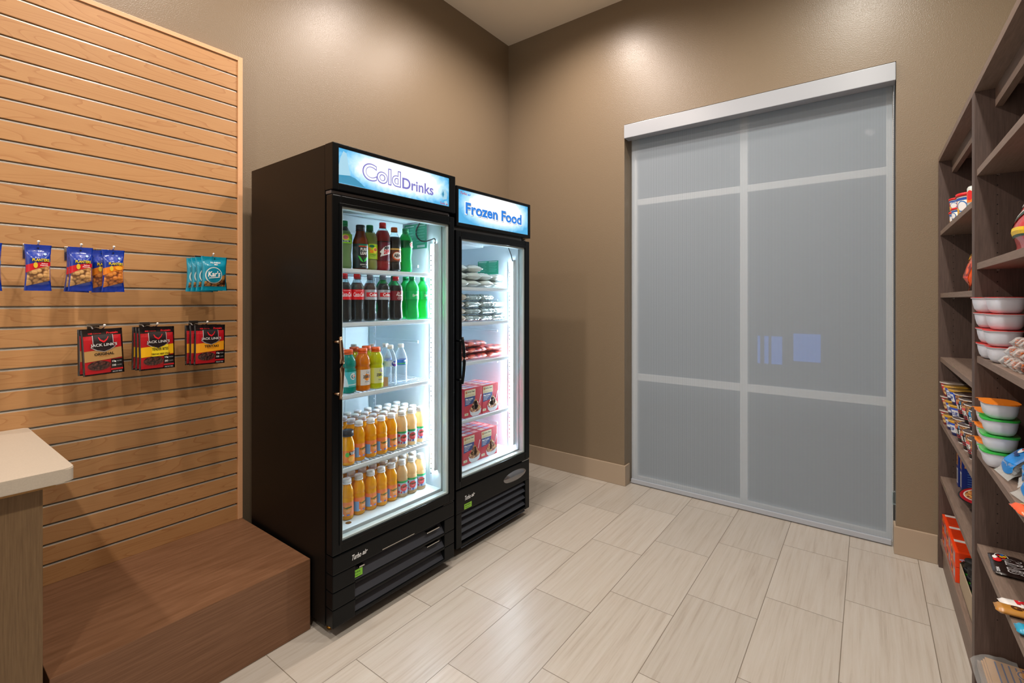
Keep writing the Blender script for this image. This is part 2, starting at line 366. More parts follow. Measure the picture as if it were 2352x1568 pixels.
class Decal:
    """flat coloured shapes and lettering in a plane (a to the right, b up), laid onto a surface by fn(a, b, lift)"""
    def __init__(s): s.v = []; s.f = []; s.m = []; s.mats = []
    def mi(s, m):
        if isinstance(m, tuple): m = C(*m)
        if m not in s.mats: s.mats.append(m)
        return s.mats.index(m)
    def strip(s, a0, a1, lo, hi, m, layer=1, na=10, nb=3):
        k = s.mi(m); b = len(s.v)
        lo_ = lo if callable(lo) else (lambda a: lo); hi_ = hi if callable(hi) else (lambda a: hi)
        for i in range(na + 1):
            a = a0 + (a1 - a0) * i / na
            for j in range(nb + 1):
                s.v.append((a, lo_(a) + (hi_(a) - lo_(a)) * j / nb, layer))
        for i in range(na):
            for j in range(nb):
                p = b + i * (nb + 1) + j; s.f.append((p, p + nb + 1, p + nb + 2, p + 1)); s.m.append(k)
        return s
    def ell(s, ca, cb, ra, rb, m, layer=2, n=16):
        q = lambda a: rb * sqrt(max(0, 1 - ((a - ca) / ra) ** 2))
        k = s.mi(m); b = len(s.v)
        s.v.append((ca, cb, layer))
        for rr in (.5, 1.0):
            for i in range(n): s.v.append((ca + ra * rr * cos(2 * pi * i / n), cb + rb * rr * sin(2 * pi * i / n), layer))
        for i in range(n):
            j = (i + 1) % n
            s.f.append((b, b + 1 + i, b + 1 + j)); s.m.append(k); s.f.append((b + 1 + i, b + 1 + n + i, b + 1 + n + j, b + 1 + j)); s.m.append(k)
        return s
    def poly(s, pts, m, layer=2):
        k = s.mi(m); b = len(s.v); bm = bmesh.new()
        bm.faces.new([bm.verts.new((a, c, 0)) for a, c in pts]); bmesh.ops.triangulate(bm, faces=bm.faces[:])
        for _ in range(3):
            es = [e for e in bm.edges if e.calc_length() > .012]
            if not es: break
            bmesh.ops.subdivide_edges(bm, edges=es, cuts=1); bmesh.ops.triangulate(bm, faces=bm.faces[:])
        bm.verts.index_update()
        for v in bm.verts: s.v.append((v.co.x, v.co.y, layer))
        for f in bm.faces: s.f.append(tuple(b + v.index for v in f.verts)); s.m.append(k)
        bm.free(); return s
    def text(s, t, a, b_, w, h, m, layer=3, offset=.0, shear=.0, rot=0, space=1.0, res=3):
        vs, fs, tw, th = text2d(t, offset, shear, space, res)
        k = s.mi(m); b = len(s.v); sx = w / max(tw, 1e-6); sy = (h / max(th, 1e-6)) if h else sx
        for x, y in vs:
            x *= sx; y *= sy; s.v.append((a + x * cos(rot) - y * sin(rot), b_ + x * sin(rot) + y * cos(rot), layer))
        for f in fs: s.f.append(tuple(i + b for i in f)); s.m.append(k)
        return s
    def build(s, name, fn, parent=None, lift=.00035):
        me = bpy.data.meshes.new(name)
        me.from_pydata([fn(a, b, l * lift) for a, b, l in s.v], [], s.f)
        for m in s.mats: me.materials.append(m)
        me.polygons.foreach_set('material_index', s.m); me.update()
        o = bpy.data.objects.new(name, me); COL.objects.link(o)
        if parent: o.parent = parent
        return o
flat_y = lambda y0: (lambda a, b, l: (a, y0 - l, b))          # a printed face that looks towards -y
def wrap(r): return lambda a, b, l: ((r + l) * sin(a / r), -(r + l) * cos(a / r), b)

# ================================================================ THE SETTING
LX, YB, RX = -2.495, 3.28, .74
Y1 = -2.6
bm = bmesh.new(); add_box(bm, LX - .1, RX + .1, Y1, 3.6, -.1, 0); struct('floor', bm, floor_mat())
bm = bmesh.new(); add_box(bm, LX - .1, RX + .1, Y1, 3.6, CEIL, CEIL + .1); struct('ceiling', bm, M_CEIL)
bm = bmesh.new(); add_box(bm, LX - .1, LX, Y1, 3.48, 0, CEIL); struct('wall_left', bm, M_WALL)
bm = bmesh.new(); add_box(bm, RX, RX + .1, Y1, 3.48, 0, CEIL); struct('wall_right', bm, M_WALL)
OX0, OX1, OZ = -1.428, .121, 2.642
bm = boxes([(LX, OX0, YB, 3.48, 0, CEIL), (OX1, RX, YB, 3.48, 0, CEIL), (OX0, OX1, YB, 3.48, OZ, CEIL)]); struct('wall_back', bm, M_WALL)
def base(name, segs):
    bm = bmesh.new()
    for x0, x1, y0, y1 in segs: add_box(bm, x0, x1, y0, y1, 0, .148, bev=.003)
    struct(name, bm, M_BASE)
base('baseboard_back', [(LX, OX0 + .012, YB - .014, YB), (OX0, OX0 + .012, YB, 3.352), (OX1 - .010, .288, YB - .014, YB), (OX1 - .010, OX1, YB, 3.352)])
base('baseboard_left', [(LX, LX + .014, 1.09, YB - .014)])
# window behind the shade
win = thing('window_1', '', '', (0, 0, 0)); del win['label']; del win['category']; win['kind'] = 'structure'
WY = 3.42
fr = boxes([(OX0, -1.385, WY, WY + .05, .0, OZ), (.082, .113, WY, WY + .05, 0, OZ), (-1.385, .082, WY, WY + .05, OZ - .05, OZ), (-1.385, .082, WY, WY + .05, 0, .04),
            (-.678, -.632, WY, WY + .05, .04, OZ - .05), (-1.385, -.678, WY, WY + .05, 2.068, 2.113), (-.632, .082, WY, WY + .05, 2.068, 2.113),
            (-1.385, -.678, WY, WY + .05, .757, .806), (-.632, .082, WY, WY + .05, .757, .806)], bev=.002)
obj('window_frame', fr, M_FRAMEW, win)
for x0, x1 in ((-1.385, -.678), (-.632, .082)):
    for z0, z1 in ((.04, .757), (.806, 2.068), (2.113, OZ - .05)):
        bm = bmesh.new(); add_box(bm, x0, x1, WY + .022, WY + .028, z0, z1); obj('window_pane', bm, M_WINGLASS, win)
# outside: paving, a dark wall and glowing blue panels added to imitate a reflection
M_EXT = basic('dim_render_outside', (104, 112, 120), .9)
bm = bmesh.new(); add_box(bm, -6, 4, 6.05, 6.2, -.1, 5); struct('wall_outside', bm, M_EXT)
bm = bmesh.new(); add_box(bm, -6, 4, 3.6, 6.05, -.1, 0); struct('floor_outside', bm, basic('paving_outside', (66, 66, 66), .9))
M_BLUE = basic('blue_reflection_glow', (40, 90, 190), .4, emit=((70, 140, 235), .75))
t = thing('reflection_panel', 'narrow blue panel of three strips, added to imitate a reflection through the shade', 'window', (-.9, 6.04, .6), 0, 'added blue reflection panels')
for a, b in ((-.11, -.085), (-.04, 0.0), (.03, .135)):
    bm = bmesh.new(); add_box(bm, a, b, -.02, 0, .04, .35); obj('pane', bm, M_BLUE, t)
t = thing('reflection_panel', 'square blue panel added to imitate a reflection, right of the striped one', 'window', (-.53, 6.04, .66), 0, 'added blue reflection panels')
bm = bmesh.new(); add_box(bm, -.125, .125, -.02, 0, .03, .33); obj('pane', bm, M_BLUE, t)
# roller shade
t = thing('roller_shade', 'grey ribbed roller shade with white valance covering the tall window', 'window shade', (-.653, 3.36, 0))
bm = bmesh.new(); add_box(bm, -.752, .760, -.0006, .0006, .03, 2.60)
obj('fabric', bm, M_SHADE, t)
bm = bmesh.new(); add_box(bm, -.772, .772, -.095, -.012, 2.537, 2.634, bev=.003); obj('valance', bm, M_WHITEALU, t)
bm = bmesh.new(); add_box(bm, -.754, .757, -.010, .010, .006, .036, bev=.003); obj('hem_bar', bm, M_WHITEALU, t)
bm = bmesh.new()
for sy in (-.010, .010):
    for i in range(190):
        add_box(bm, .7635, .7665, sy - .0015, sy + .0015, .30 + i * .0118, .3075 + i * .0118)
    add_box(bm, .7642, .7658, sy - .0007, sy + .0007, .30, 2.54)
obj('bead_chain', bm, basic('chain_steel', (150, 152, 156), .3, metal=.8), t)
bm = boxes([(.759, .773, -.014, .014, .235, .305)], bev=.002); obj('chain_tensioner', bm, M_CLEAR, t)
# downlights in the ceiling (out of the frame, they give the light)
cd = None
for i, (x, y, p, c, q) in enumerate(LAMPS):
    lb = 'recessed round ceiling downlight, ' + q
    if cd is None:
        cd = thing('ceiling_downlight', lb, 'ceiling light', (x, y, CEIL), 0, 'recessed ceiling downlights')
        bm = bmesh.new(); lathe(bm, [(.075, .0), (.095, -.002), (.095, -.006), (.072, -.008), (.060, .0)], 32); obj('trim_ring', bm, M_WHITEALU, cd)
        bm = bmesh.new(); lathe(bm, [(.0, -.002), (.062, -.002)], 32); obj('lens', bm, basic('lamp_lens', (255, 240, 220), .5, emit=((255, 226, 190), 6)), cd)
    else: dup(cd, (x, y, CEIL), 0, lb)

# ================================================================ SLATWALL
SX = -2.463; SY1 = 1.053; SY0 = -.6; TOPZ = 2.526; BOTZ = .2906
sw = thing('slatwall_display', 'maple slatwall board with metal lined grooves on the left wall', 'display wall', (0, 0, 0))
bm = bmesh.new(); G = [2.449 - .07443 * k for k in range(29)]
GW = .0100
edges = [TOPZ] + [g for g in G] + [BOTZ]
zt = TOPZ
for g in G + [None]:
    zb = (g + GW / 2) if g else BOTZ
    add_box(bm, SX - .020, SX, SY0, SY1, zb, zt, bev=.0012)
    zt = g - GW / 2 if g else None
obj('slat_boards', bm, M_MAPLE, sw)
bm = bmesh.new()
for g in G:
    add_box(bm, SX - .0205, SX - .0130, SY0, SY1 - .004, g - GW / 2 - .002, g + GW / 2 + .002)
    add_box(bm, SX - .0135, SX - .0008, SY0, SY1 - .004, g - GW / 2 - .0001, g - GW / 2 + .0008)
    add_box(bm, SX - .0045, SX - .0010, SY0, SY1 - .004, g - GW / 2 + .0006, g - GW / 2 + .0042, bev=.0008)
obj('groove_insert', bm, M_ALU, sw)
bm = bmesh.new(); add_box(bm, SX - .0315, SX - .021, SY0, SY1, BOTZ, TOPZ); obj('backing', bm, basic('mdf_back', (70, 50, 34), .8), sw)
bm = boxes([(SX - .0315, SX + .006, SY1, SY1 + .022, BOTZ, TOPZ + .02)], bev=.0015); obj('edge_trim', bm, M_EDGE, sw)
bm = boxes([(SX - .0315, SX + .006, SY0, SY1, TOPZ, TOPZ + .02)], bev=.0015); obj('edge_trim', bm, M_EDGE, sw)

# bench box below the slatwall
bm = boxes([(LX, -1.846, .29, 1.073, 0, .2905)], bev=.002)
tag(obj('bench_box', bm, M_BENCH), 'low brown laminate platform bench under the slatwall', 'bench')

# counter at the left
ct = thing('counter_cabinet', 'grey brown laminate counter cabinet below the quartz top', 'cabinet', (0, 0, 0))
bm = boxes([(-2.46, -1.835, -.60, .272, 0, .845)]); obj('cabinet_body', bm, M_COUNTERWOOD, ct)
bm = boxes([(-1.835, -1.812, .178, .272, 0, .845)], bev=.001); obj('end_stile', bm, M_COUNTERWOOD, ct)
bm = boxes([(-1.833, -1.812, -.60, .168, .02, .84)], bev=.001); obj('cabinet_door', bm, M_COUNTERWOOD, ct)
bm = boxes([(-2.458, -1.795, -.60, .295, .845, .856)]); obj('plywood_underlay', bm, M_PLY, ct)
bm = bmesh.new(); x0, x1, y1, r = -2.461, -1.772, .331, .022
pts = [(x0, -.6), (x1, -.6)] + [(x1 - r + r * cos(a), y1 - r + r * sin(a)) for a in [i * pi / 12 for i in range(7)]] + [(x0 + .012, y1), (x0, y1 - .012)]
vb = [bm.verts.new((x, y, .8565)) for x, y in pts]; vt = [bm.verts.new((x, y, .894)) for x, y in pts]
bm.faces.new(vb); bm.faces.new(vt)
for i in range(len(pts)):
    j = (i + 1) % len(pts); bm.faces.new((vb[i], vb[j], vt[j], vt[i]))
bmesh.ops.bevel(bm, geom=[e for e in bm.edges if abs(e.verts[0].co.z - e.verts[1].co.z) < 1e-5], offset=.0025, segments=2, affect='EDGES')
tag(obj('countertop', bm, M_QUARTZ), 'cream speckled quartz countertop with a rounded corner at lower left', 'countertop')

# ================================================================ COOLERS
def lofr(k):  # fridge frames: front left corner on the floor and turn
    return {1: (-1.700, 1.080, .016), 2: (-1.727, 1.814, .019)}[k]
def f2w(k, s, d, z):
    px, py, t = lofr(k); return (px + sin(t) * s - cos(t) * d, py + cos(t) * s + sin(t) * d, z)
def frot(k): return pi / 2 - lofr(k)[2]
def ring(bm, x0, x1, z0, z1, w, y0, y1, mi=0, bev=.004, wl=None, wr=None, wt=None, wb=None):
    wl = wl or w; wr = wr or w; wt = wt or w; wb = wb or w
    add_box(bm, x0, x0 + wl, y0, y1, z0, z1, mi, bev); add_box(bm, x1 - wr, x1, y0, y1, z0, z1, mi, bev)
    add_box(bm, x0 + wl - .001, x1 - wr + .001, y0 + .0003, y1, z1 - wt, z1, mi, bev); add_box(bm, x0 + wl - .001, x1 - wr + .001, y0 + .0003, y1, z0, z0 + wb, mi, bev)
def fridge(k, W, HT, lid, door, glass, gs, grille, label, shelves, floor_z, s0, s1, D=.70):
    px, py, t_ = lofr(k)
    f = thing('merchandiser_cooler' if k == 1 else 'merchandiser_freezer', label, 'cooler' if k == 1 else 'freezer', (px, py, 0), frot(k))
    # shell: black outside
    T = .018; CB = .052
    bm = boxes([(0, T, CB, D, .045, HT), (W - T, W, CB, D, .045, HT), (T, W - T, D - T, D, .045, HT), (T, W - T, CB, D - T, HT - T, HT), (T, W - T, CB, D - T, .045, .07),
                (T, W - T, CB, D - T, grille[1] - .02, grille[1] + .004)])
    obj('cabinet', bm, M_BLACK, f)
    # white liner: walls, back, roof and floor of the cavity
    zt = door[1] - .01
    bm = boxes([(T, s0, CB, D - T, floor_z - .03, HT - T), (s1, W - T, CB, D - T, floor_z - .03, HT - T), (s0, s1, .655, D - T, floor_z - .03, HT - T), (s0, s1, CB, .655, zt, HT - T),
                (s0, s1, CB, .655, floor_z - .03, floor_z)], bev=.002)
    ln = obj('liner', bm, M_LINER, f)
    bm = bmesh.new()
    for i in range(6): add_box(bm, s1 - .007, s1, .22, .60, floor_z + .13 + i * .20, floor_z + .145 + i * .20, bev=.003)
    for sx in (.16, .32, .48): add_box(bm, sx, sx + .003, .652, .655, floor_z + .02, zt - .16)
    add_box(bm, s0 + .01, s1 - (.03 if k == 1 else .14), .31 if k == 1 else .22, .64, zt - (.085 if k == 1 else .030), zt - .001, bev=.008)
    obj('liner_rib', bm, M_LINER, ln)
    # pilasters with slots
    for sx, dd in ((s1 - .004, .12), (s1 - .004, .60), (s0, .12), (s0, .60)):
        bm = bmesh.new(); add_box(bm, sx, sx + .004, dd - .009, dd + .009, floor_z + .02, zt - .12)
        ed = sx if sx > .3 else sx + .004
        for i in range(int((zt - floor_z - .2) / .025)):
            add_box(bm, ed - .0006, ed + .0006, dd - .004, dd + .004, floor_z + .06 + i * .025, floor_z + .067 + i * .025, 1)
        obj('shelf_pilaster', bm, [M_WIRE, M_STEEL], f)
    # wire shelves with a price rail
    for z in shelves:
        bm = bmesh.new()
        add_box(bm, s0 + .006, s1 - .022, .088, .096, z - .016, z, bev=.002)
        add_box(bm, s0 + .006, s1 - .012, .092, .10, z - .021, z - .016, bev=.002)
        add_box(bm, s0 + .006, s1 - .006, .632, .640, z - .010, z - .004)
        for xx in (s0 + .006, s1 - .012): add_box(bm, xx, xx + .006, .096, .64, z - .010, z - .003)
        n = 26
        for i in range(n):
            xx = s0 + .02 + (s1 - s0 - .04) * i / (n - 1); add_box(bm, xx - .0016, xx + .0016, .096, .64, z - .004, z - .0005)
        for yy in (.22, .42): add_box(bm, s0 + .01, s1 - .01, yy, yy + .005, z - .010, z - .004)
        obj('wire_shelf', bm, M_WIRE, f)
    # door
    bm = bmesh.new(); ring(bm, 0.001, W - .001, door[0], door[1], .04, .0, .044, wl=gs[0], wr=W - gs[1], wt=door[1] - glass[1], wb=glass[0] - door[0])
    d = obj('door', bm, M_GLOSSBLACK, f)
    bm = bmesh.new(); ring(bm, gs[0] - .010, gs[1] + .010, glass[0] - .010, glass[1] + .010, .012, -.0035, .004, bev=.0015); obj('door_bead', bm, M_GLOSSBLACK, d)
    bm = bmesh.new(); ring(bm, gs[0] + .001, gs[1] - .001, glass[0] + .001, glass[1] - .001, .009, .006, .036, bev=.001, wr=.013); obj('glass_spacer', bm, M_TRIMGLASS, d)
    bm = bmesh.new(); add_box(bm, gs[0] + .005, gs[1] - .005, .016, .020, glass[0] + .005, glass[1] - .005); obj('door_glass', bm, M_PANE, d)
    bm = bmesh.new(); ring(bm, .012, W - .012, door[0] + .01, door[1] - .01, .018, .044, .0515, bev=0); obj('gasket', bm, M_RUBBER, d)
    # header with the backlit sign
    bm = bmesh.new(); sx0, sx1 = (.028, W - .040) if k == 1 else (.018, W - .020)
    ring(bm, -.001, W + .001, lid[0], lid[1], .02, -.006, .05, wl=sx0, wr=W - sx1, wt=lid[1] - lid[3], wb=lid[2] - lid[0], bev=.003)
    add_box(bm, .004, W - .004, .012, .05, lid[0] + .003, lid[1] - .003)
    hd = obj('header', bm, M_GLOSSBLACK, f)
    if k == 1:
        bm = boxes([(.002, W - .03, .010, .05, door[1] + .004, lid[0] - .002)], bev=.002); obj('header_strip', bm, M_GREYSTRIP, f)
    bm = bmesh.new(); add_box(bm, sx0 - .002, sx1 + .002, .001, .011, lid[2] - .002, lid[3] + .002)
    sg = obj('sign_panel', bm, sign_mat('backlit_sign_%d' % k, (sx0, sx1 - sx0), (lid[2], lid[3] - lid[2]), 1.5 if k == 1 else .75), f)
    # LED tube on the hinge side
    z0, z1 = (.50, 1.635) if k == 1 else (.455, 1.60)
    bm = boxes([(s1 - .022, s1 - .001, .076, .080, z0 - .01, z1 + .01), (s1 - .004, s1 - .0005, .080, .104, z0 - .01, z1 + .01)]); obj('lamp_channel', bm, M_WIRE, f)
    bm = bmesh.new(); add_box(bm, s1 - .017, s1 - .006, .082, .096, z0, z1, bev=.003); obj('lamp_tube', bm, M_LED, f)
    # feet
    for fx in (.05, W - .05):
        for fy in (.09, .62):
            bm = bmesh.new(); lathe(bm, [(.0, .0), (.017, .0), (.017, .008), (.009, .012), (.009, .046), (0, .046)], 14, cx=fx, cy=fy); obj('levelling_foot', bm, [M_BRASS], f)
    # bottom hinge plate and top hinge pin
    bm = boxes([(W - .075, W - .006, .002, .045, door[0] - .018, door[0] - .003)], bev=.002); obj('hinge', bm, M_STEEL, f)
    bm = bmesh.new(); lathe(bm, [(0, door[1]), (.008, door[1]), (.008, door[1] + .014), (0, door[1] + .016)], 12, cx=W - .03, cy=.02); obj('hinge', bm, M_STEEL, f)
    # handle
    hz0, hz1, hx = (.968, 1.214, .016) if k == 1 else (.922, 1.166, .016)
    m = M_HANDLE if k == 1 else M_GLOSSBLACK
    bm = bmesh.new(); n = 12
    tube(bm, [(hx, -.034 - .012 * sin(pi * i / n), hz0 + (hz1 - hz0) * i / n) for i in range(n + 1)], [.0065 + .0025 * sin(pi * i / n) for i in range(n + 1)], 12)
    for z in (hz0 + .020, hz1 - .020): tube(bm, [(hx - .008, .002, z), (hx - .004, -.034, z)], .0055, 10)
    obj('handle', bm, m, d)
    return f, sg
F1, S1 = fridge(1, .685, 1.985, (1.800, 1.987, 1.829, 1.971), (.339, 1.781), (.383, 1.740), (.041, .649), (.05, .335),
    'tall black glass door drinks cooler with a lit Cold Drinks sign', (1.495, 1.262, .952, .640), .400, .045, .640)
F2, S2 = fridge(2, .660, 1.957, (1.747, 1.960, 1.768, 1.944), (.362, 1.727), (.408, 1.686), (.041, .613), (.05, .355),
    'black glass door freezer with a lit Frozen Food sign, right of the cooler', (1.432, 1.232, 1.008, .685), .420, .045, .612)
# sign lettering
def lit(name, rgb, e): return basic(name, (10, 10, 10), .5, emit=(rgb, e * .8))
PUR = lit('lit_violet', (128, 124, 202), .9); WHT = lit('lit_white', (255, 252, 248), 1.1); RED = lit('lit_red', (214, 44, 60), .7); BLU = lit('lit_blue', (28, 124, 220), 1.0); SHD = lit('lit_grey', (150, 160, 176), .8)
ICE = lit('lit_ice', (66, 160, 200), .75); ICE2 = lit('lit_pale_ice', (170, 216, 236), .9)
D = Decal()
D.poly([(.029, 1.832), (.10, 1.832), (.085, 1.86), (.075, 1.90), (.066, 1.955), (.050, 1.962), (.036, 1.93), (.029, 1.90)], ICE2, 1)
D.poly([(.029, 1.832), (.155, 1.832), (.13, 1.848), (.105, 1.862), (.08, 1.868), (.055, 1.85), (.029, 1.862)], ICE, 2)
D.poly([(.588, 1.88), (.600, 1.908), (.622, 1.912), (.634, 1.89), (.630, 1.864), (.606, 1.858)], ICE2, 1).poly([(.596, 1.884), (.606, 1.902), (.612, 1.884), (.604, 1.868)], ICE, 2).poly([(.612, 1.850), (.630, 1.856), (.636, 1.842), (.622, 1.834)], ICE2, 1)
D.text('Cold', .240, 1.903, .203, .075, PUR, 3, offset=.042, res=12).text('Cold', .240, 1.903, .192, .065, WHT, 4, offset=.0, res=12)
D.text('Drinks', .444, 1.891, .190, .050, PUR, 3, offset=.02, res=8)
D.text('Turbo', .600, 1.839, .034, .011, RED, 3, offset=.02, shear=.3).text('air', .630, 1.839, .015, .010, RED, 3, offset=.02, shear=.3)
D.build('sign_lettering', flat_y(.001), S1, .0009)
D = Decal()
D.text('Frozen Food', .326, 1.848, .508, .067, SHD, 2, offset=.05, res=8).text('Frozen Food', .322, 1.852, .510, .071, WHT, 3, offset=.035, res=8).text('Frozen Food', .322, 1.852, .500, .063, BLU, 4, offset=.03, res=8)
D.text('Turbo', .060, 1.928, .052, .014, RED, 2, offset=.02, shear=.3).text('air', .103, 1.927, .026, .013, BLU, 2, offset=.02, shear=.3)
D.build('sign_lettering', flat_y(.001), S2, .0009)
# grille of the cooler: three deep louvres
bm = bmesh.new()
add_box(bm, 0.003, .682, .0, .05, .262, .335, bev=.004)                     # top band
for z0, z1 in ((.193, .262), (.124, .193), (.050, .124)):
    add_box(bm, 0.003, .105, .0, .05, z0 + .001, z1 - .001, bev=.003); add_box(bm, .615, .682, .0, .05, z0 + .001, z1 - .001, bev=.003)
add_box(bm, .105, .615, .046, .05, .05, .262)
for z in (.193, .124): add_box(bm, .105, .615, -.0, .012, z - .006, z + .006, bev=.003)
add_box(bm, .105, .615, .0, .05, .052, .068, bev=.003)
g1 = obj('grille', bm, M_GLOSSBLACK, F1)
bm = bmesh.new()
for z in (.262, .193, .124):
    v = [bm.verts.new(p) for p in ((.105, .002, z - .062), (.615, .002, z - .062), (.615, .042, z - .010), (.105, .042, z - .010))]; bm.faces.new(v)
    v = [bm.verts.new(p) for p in ((.105, .005, z - .064), (.615, .005, z - .064), (.615, .045, z - .012), (.105, .045, z - .012))]; bm.faces.new(v)
obj('louvre', bm, basic('louvre_grey_black', (58, 60, 68), .35), g1)
for q in ((.24, .42, -.0012, .001, .269, .2725), (.50, .58, .0, .02, .238, .243), (.125, .15, .0, .02, .243, .249), (.50, .58, .0, .02, .172, .176)): obj('steel_clip', boxes([q]), M_STEEL, g1)
D = Decal(); D.text('Turbo', .112, .299, .044, .022, (225, 228, 232), 2, offset=.03, shear=.35).text('air', .152, .300, .026, .019, (225, 228, 232), 2, offset=.03, shear=.35); D.build('maker_lettering', flat_y(0), g1)
D = Decal(); D.poly([(-.027, -.015), (.027, -.015), (.027, .015), (-.027, .015)], (128, 205, 40), 1)
D.text('NATURAL', -.003, .005, .042, .008, (20, 60, 20), 2, offset=.02).text('Refrigerant', 0, -.007, .040, .006, (20, 60, 20), 2, offset=.01)
o = D.build('energy_sticker', flat_y(0), g1); o.location = (.114, .0015, .225); o.rotation_euler = (0, R(0), 0)
# grille of the freezer: curved cover with four louvre bars
bm = bmesh.new(); add_box(bm, .003, .657, .0, .05, .232, .355, bev=.004); add_box(bm, .003, .045, .0, .05, .05, .232, bev=.003); add_box(bm, .615, .657, .0, .05, .05, .232, bev=.003)
add_box(bm, .045, .615, .046, .05, .05, .232); add_box(bm, .045, .615, .0, .05, .052, .066, bev=.003)
g2 = obj('grille', bm, M_GLOSSBLACK, F2)
bm = bmesh.new()
for i in range(5):
    z = .235 - i * .041
    for o_ in (0, .003):
        v = [bm.verts.new(p) for p in ((.045, .002 + o_, z - .030 - o_), (.615, .002 + o_, z - .030 - o_), (.615, .038 + o_, z + .0 - o_), (.045, .038 + o_, z + .0 - o_))]; bm.faces.new(v)
obj('louvre', bm, basic('louvre_grey_black', (58, 60, 68), .35), g2)
D = Decal(); D.text('Turbo', .092, .299, .046, .024, (225, 228, 232), 2, offset=.03, shear=.35).text('air', .134, .300, .028, .020, (225, 228, 232), 2, offset=.03, shear=.35)
D.build('maker_lettering', flat_y(0), g2)
D = Decal(); D.poly([(.064, .240), (.122, .240), (.122, .268), (.064, .268)], (140, 205, 50), 2).text('NATURAL', .092, .259, .044, .008, (20, 60, 20), 3, offset=.02).text('Refrigerant', .092, .247, .042, .006, (20, 60, 20), 3, offset=.01)
D.build('energy_sticker', flat_y(0), g2)
bm = bmesh.new(); lathe(bm, [(.0, .014), (.3, .0135), (.6, .011), (.85, .006), (1.0, .0)], 40)
for v in bm.verts: v.co = Vector((v.co.x * .110, -v.co.z, v.co.y * .032))
o = obj('badge_dome', bm, basic('smoky_dome', (140, 140, 144), .08, metal=.75), g2); o.location = (.51, 0, .292)
# stickers and cable inside the coolers, drain
for k, f, s, d0, d1, z0, z1 in ((1, F1, .6325, .149, .327, 1.630, 1.763), (2, F2, .6045, .210, .389, 1.528, 1.617)):
    D = Decal(); w = d1 - d0; D.poly([(0, 0), (w, 0), (w, z1 - z0), (0, z1 - z0)], (14, 150, 112), 1)
    for q in (.0, .5):
        for i in range(6): D.strip(w * (q + .05), w * (q + .42 - .05 * (i % 2)), (z1 - z0) * (.80 - i * .115), (z1 - z0) * (.80 - i * .115) + .0022, (120, 205, 180), 2, 1, 1)
        D.strip(w * (q + .05), w * (q + .44), (z1 - z0) * .90, (z1 - z0) * .90 + .004, (220, 240, 232), 2, 1, 1)
        if k == 1: D.strip(w * (q + .08), w * (q + .42), (z1 - z0) * .05, (z1 - z0) * .14, (190, 210, 205), 2, 1, 1)
    o = D.build('instruction_sheet', lambda a, b, l: (s - l, d1 - a, z0 + b), f)
bm = bmesh.new(); tube(bm, [(.634, .194, 1.775), (.630, .215, 1.75), (.628, .228, 1.722), (.628, .222, 1.695), (.628, .20, 1.675), (.628, .165, 1.664), (.628, .12, 1.668), (.629, .085, 1.672), (.629, .085, 1.64)], .003, 8, smooth=True); obj('lamp_cable', bm, M_RUBBER, F1)
bm = bmesh.new(); tube(bm, [(.598, .13, 1.72), (.598, .12, 1.69), (.601, .10, 1.64), (.602, .09, 1.60)], .003, 8, smooth=True); obj('lamp_cable', bm, M_RUBBER, F2)
bm = bmesh.new(); lathe(bm, [(0, .4004), (.010, .4004), (.011, .4012), (.013, .4)], 20, cx=.135, cy=.094); obj('drain', bm, M_STEEL, F1)

# ================================================================ BOTTLES
def body_part(parent, prof, mat, name='bottle_body', seg=26):
    bm = bmesh.new(); lathe(bm, prof, seg); return obj(name, bm, mat, parent)
def cap_part(parent, z, r, h, mat, seg=24):
    bm = bmesh.new(); lathe(bm, [(0, z), (r, z), (r, z + h * .86), (r * .9, z + h), (0, z + h)], seg)
    obj('cap', bm, mat, parent)
    bm = bmesh.new(); lathe(bm, [(r * .80, z - h * .30), (r * 1.04, z - h * .30), (r * 1.04, z - h * .10), (r * .80, z - h * .10)], seg); obj('cap_ring', bm, mat, parent)
CAPR, CAPG, CAPK, CAPW, CAPO, CAPGR, CAPB = [basic('cap_' + n, c, .4) for n, c in (('red', (216, 30, 36)), ('green', (0, 140, 84)), ('black', (30, 36, 44)), ('white', (238, 240, 242)), ('orange', (240, 96, 22)), ('grey', (128, 140, 156)), ('amber', (206, 104, 40)))]
def sc(p, r, h, lv=1): return [(a * r, b * h) for a, b in p]
P_SODA = [(0, .0), (.70, .0), (.92, .018), (.98, .06), (.97, .13), (.90, .24), (.88, .32), (.95, .40), (1, .46), (1, .66), (.97, .71), (.84, .77), (.62, .83), (.44, .885), (.38, .91), (.38, .93), (.38, .975)]
P_BULB = [(0, 0), (.75, 0), (.95, .02), (1, .07), (.97, .2), (.90, .30), (.90, .36), (.98, .44), (1, .5), (1, .68), (.98, .73), (.88, .79), (.66, .85), (.44, .895), (.40, .92), (.40, .975)]
P_JUICE = [(0, 0), (.80, 0), (.95, .02), (1, .05), (1, .08), (.97, .10), (.97, .46), (1, .48), (1, .52), (.93, .55), (.93, .57), (1, .60), (1, .66), (.92, .74), (.76, .81), (.60, .86), (.54, .89), (.54, .95)]
P_SPORT = [(0, 0), (.80, 0), (.96, .02), (1, .05), (1, .12), (.97, .14), (.97, .50), (1, .52), (1, .55), (.90, .58), (.90, .60), (1, .63), (1, .70), (.92, .78), (.75, .85), (.60, .89), (.56, .91), (.56, .96)]
P_WATER = [(0, 0), (.75, 0), (.94, .02), (1, .05), (.94, .09), (1, .12), (.94, .16), (1, .20), (.94, .24), (1, .28), (.94, .32), (1, .36), (.95, .40), (1, .44), (1, .62), (.97, .66), (.84, .74), (.60, .83), (.42, .88), (.40, .91), (.40, .97)]
P_TEA = [(0, 0), (.86, 0), (.98, .015), (1, .05), (1, .60), (.94, .66), (.74, .75), (.60, .84), (.56, .88), (.56, .95)]
WHITE = (244, 244, 244)
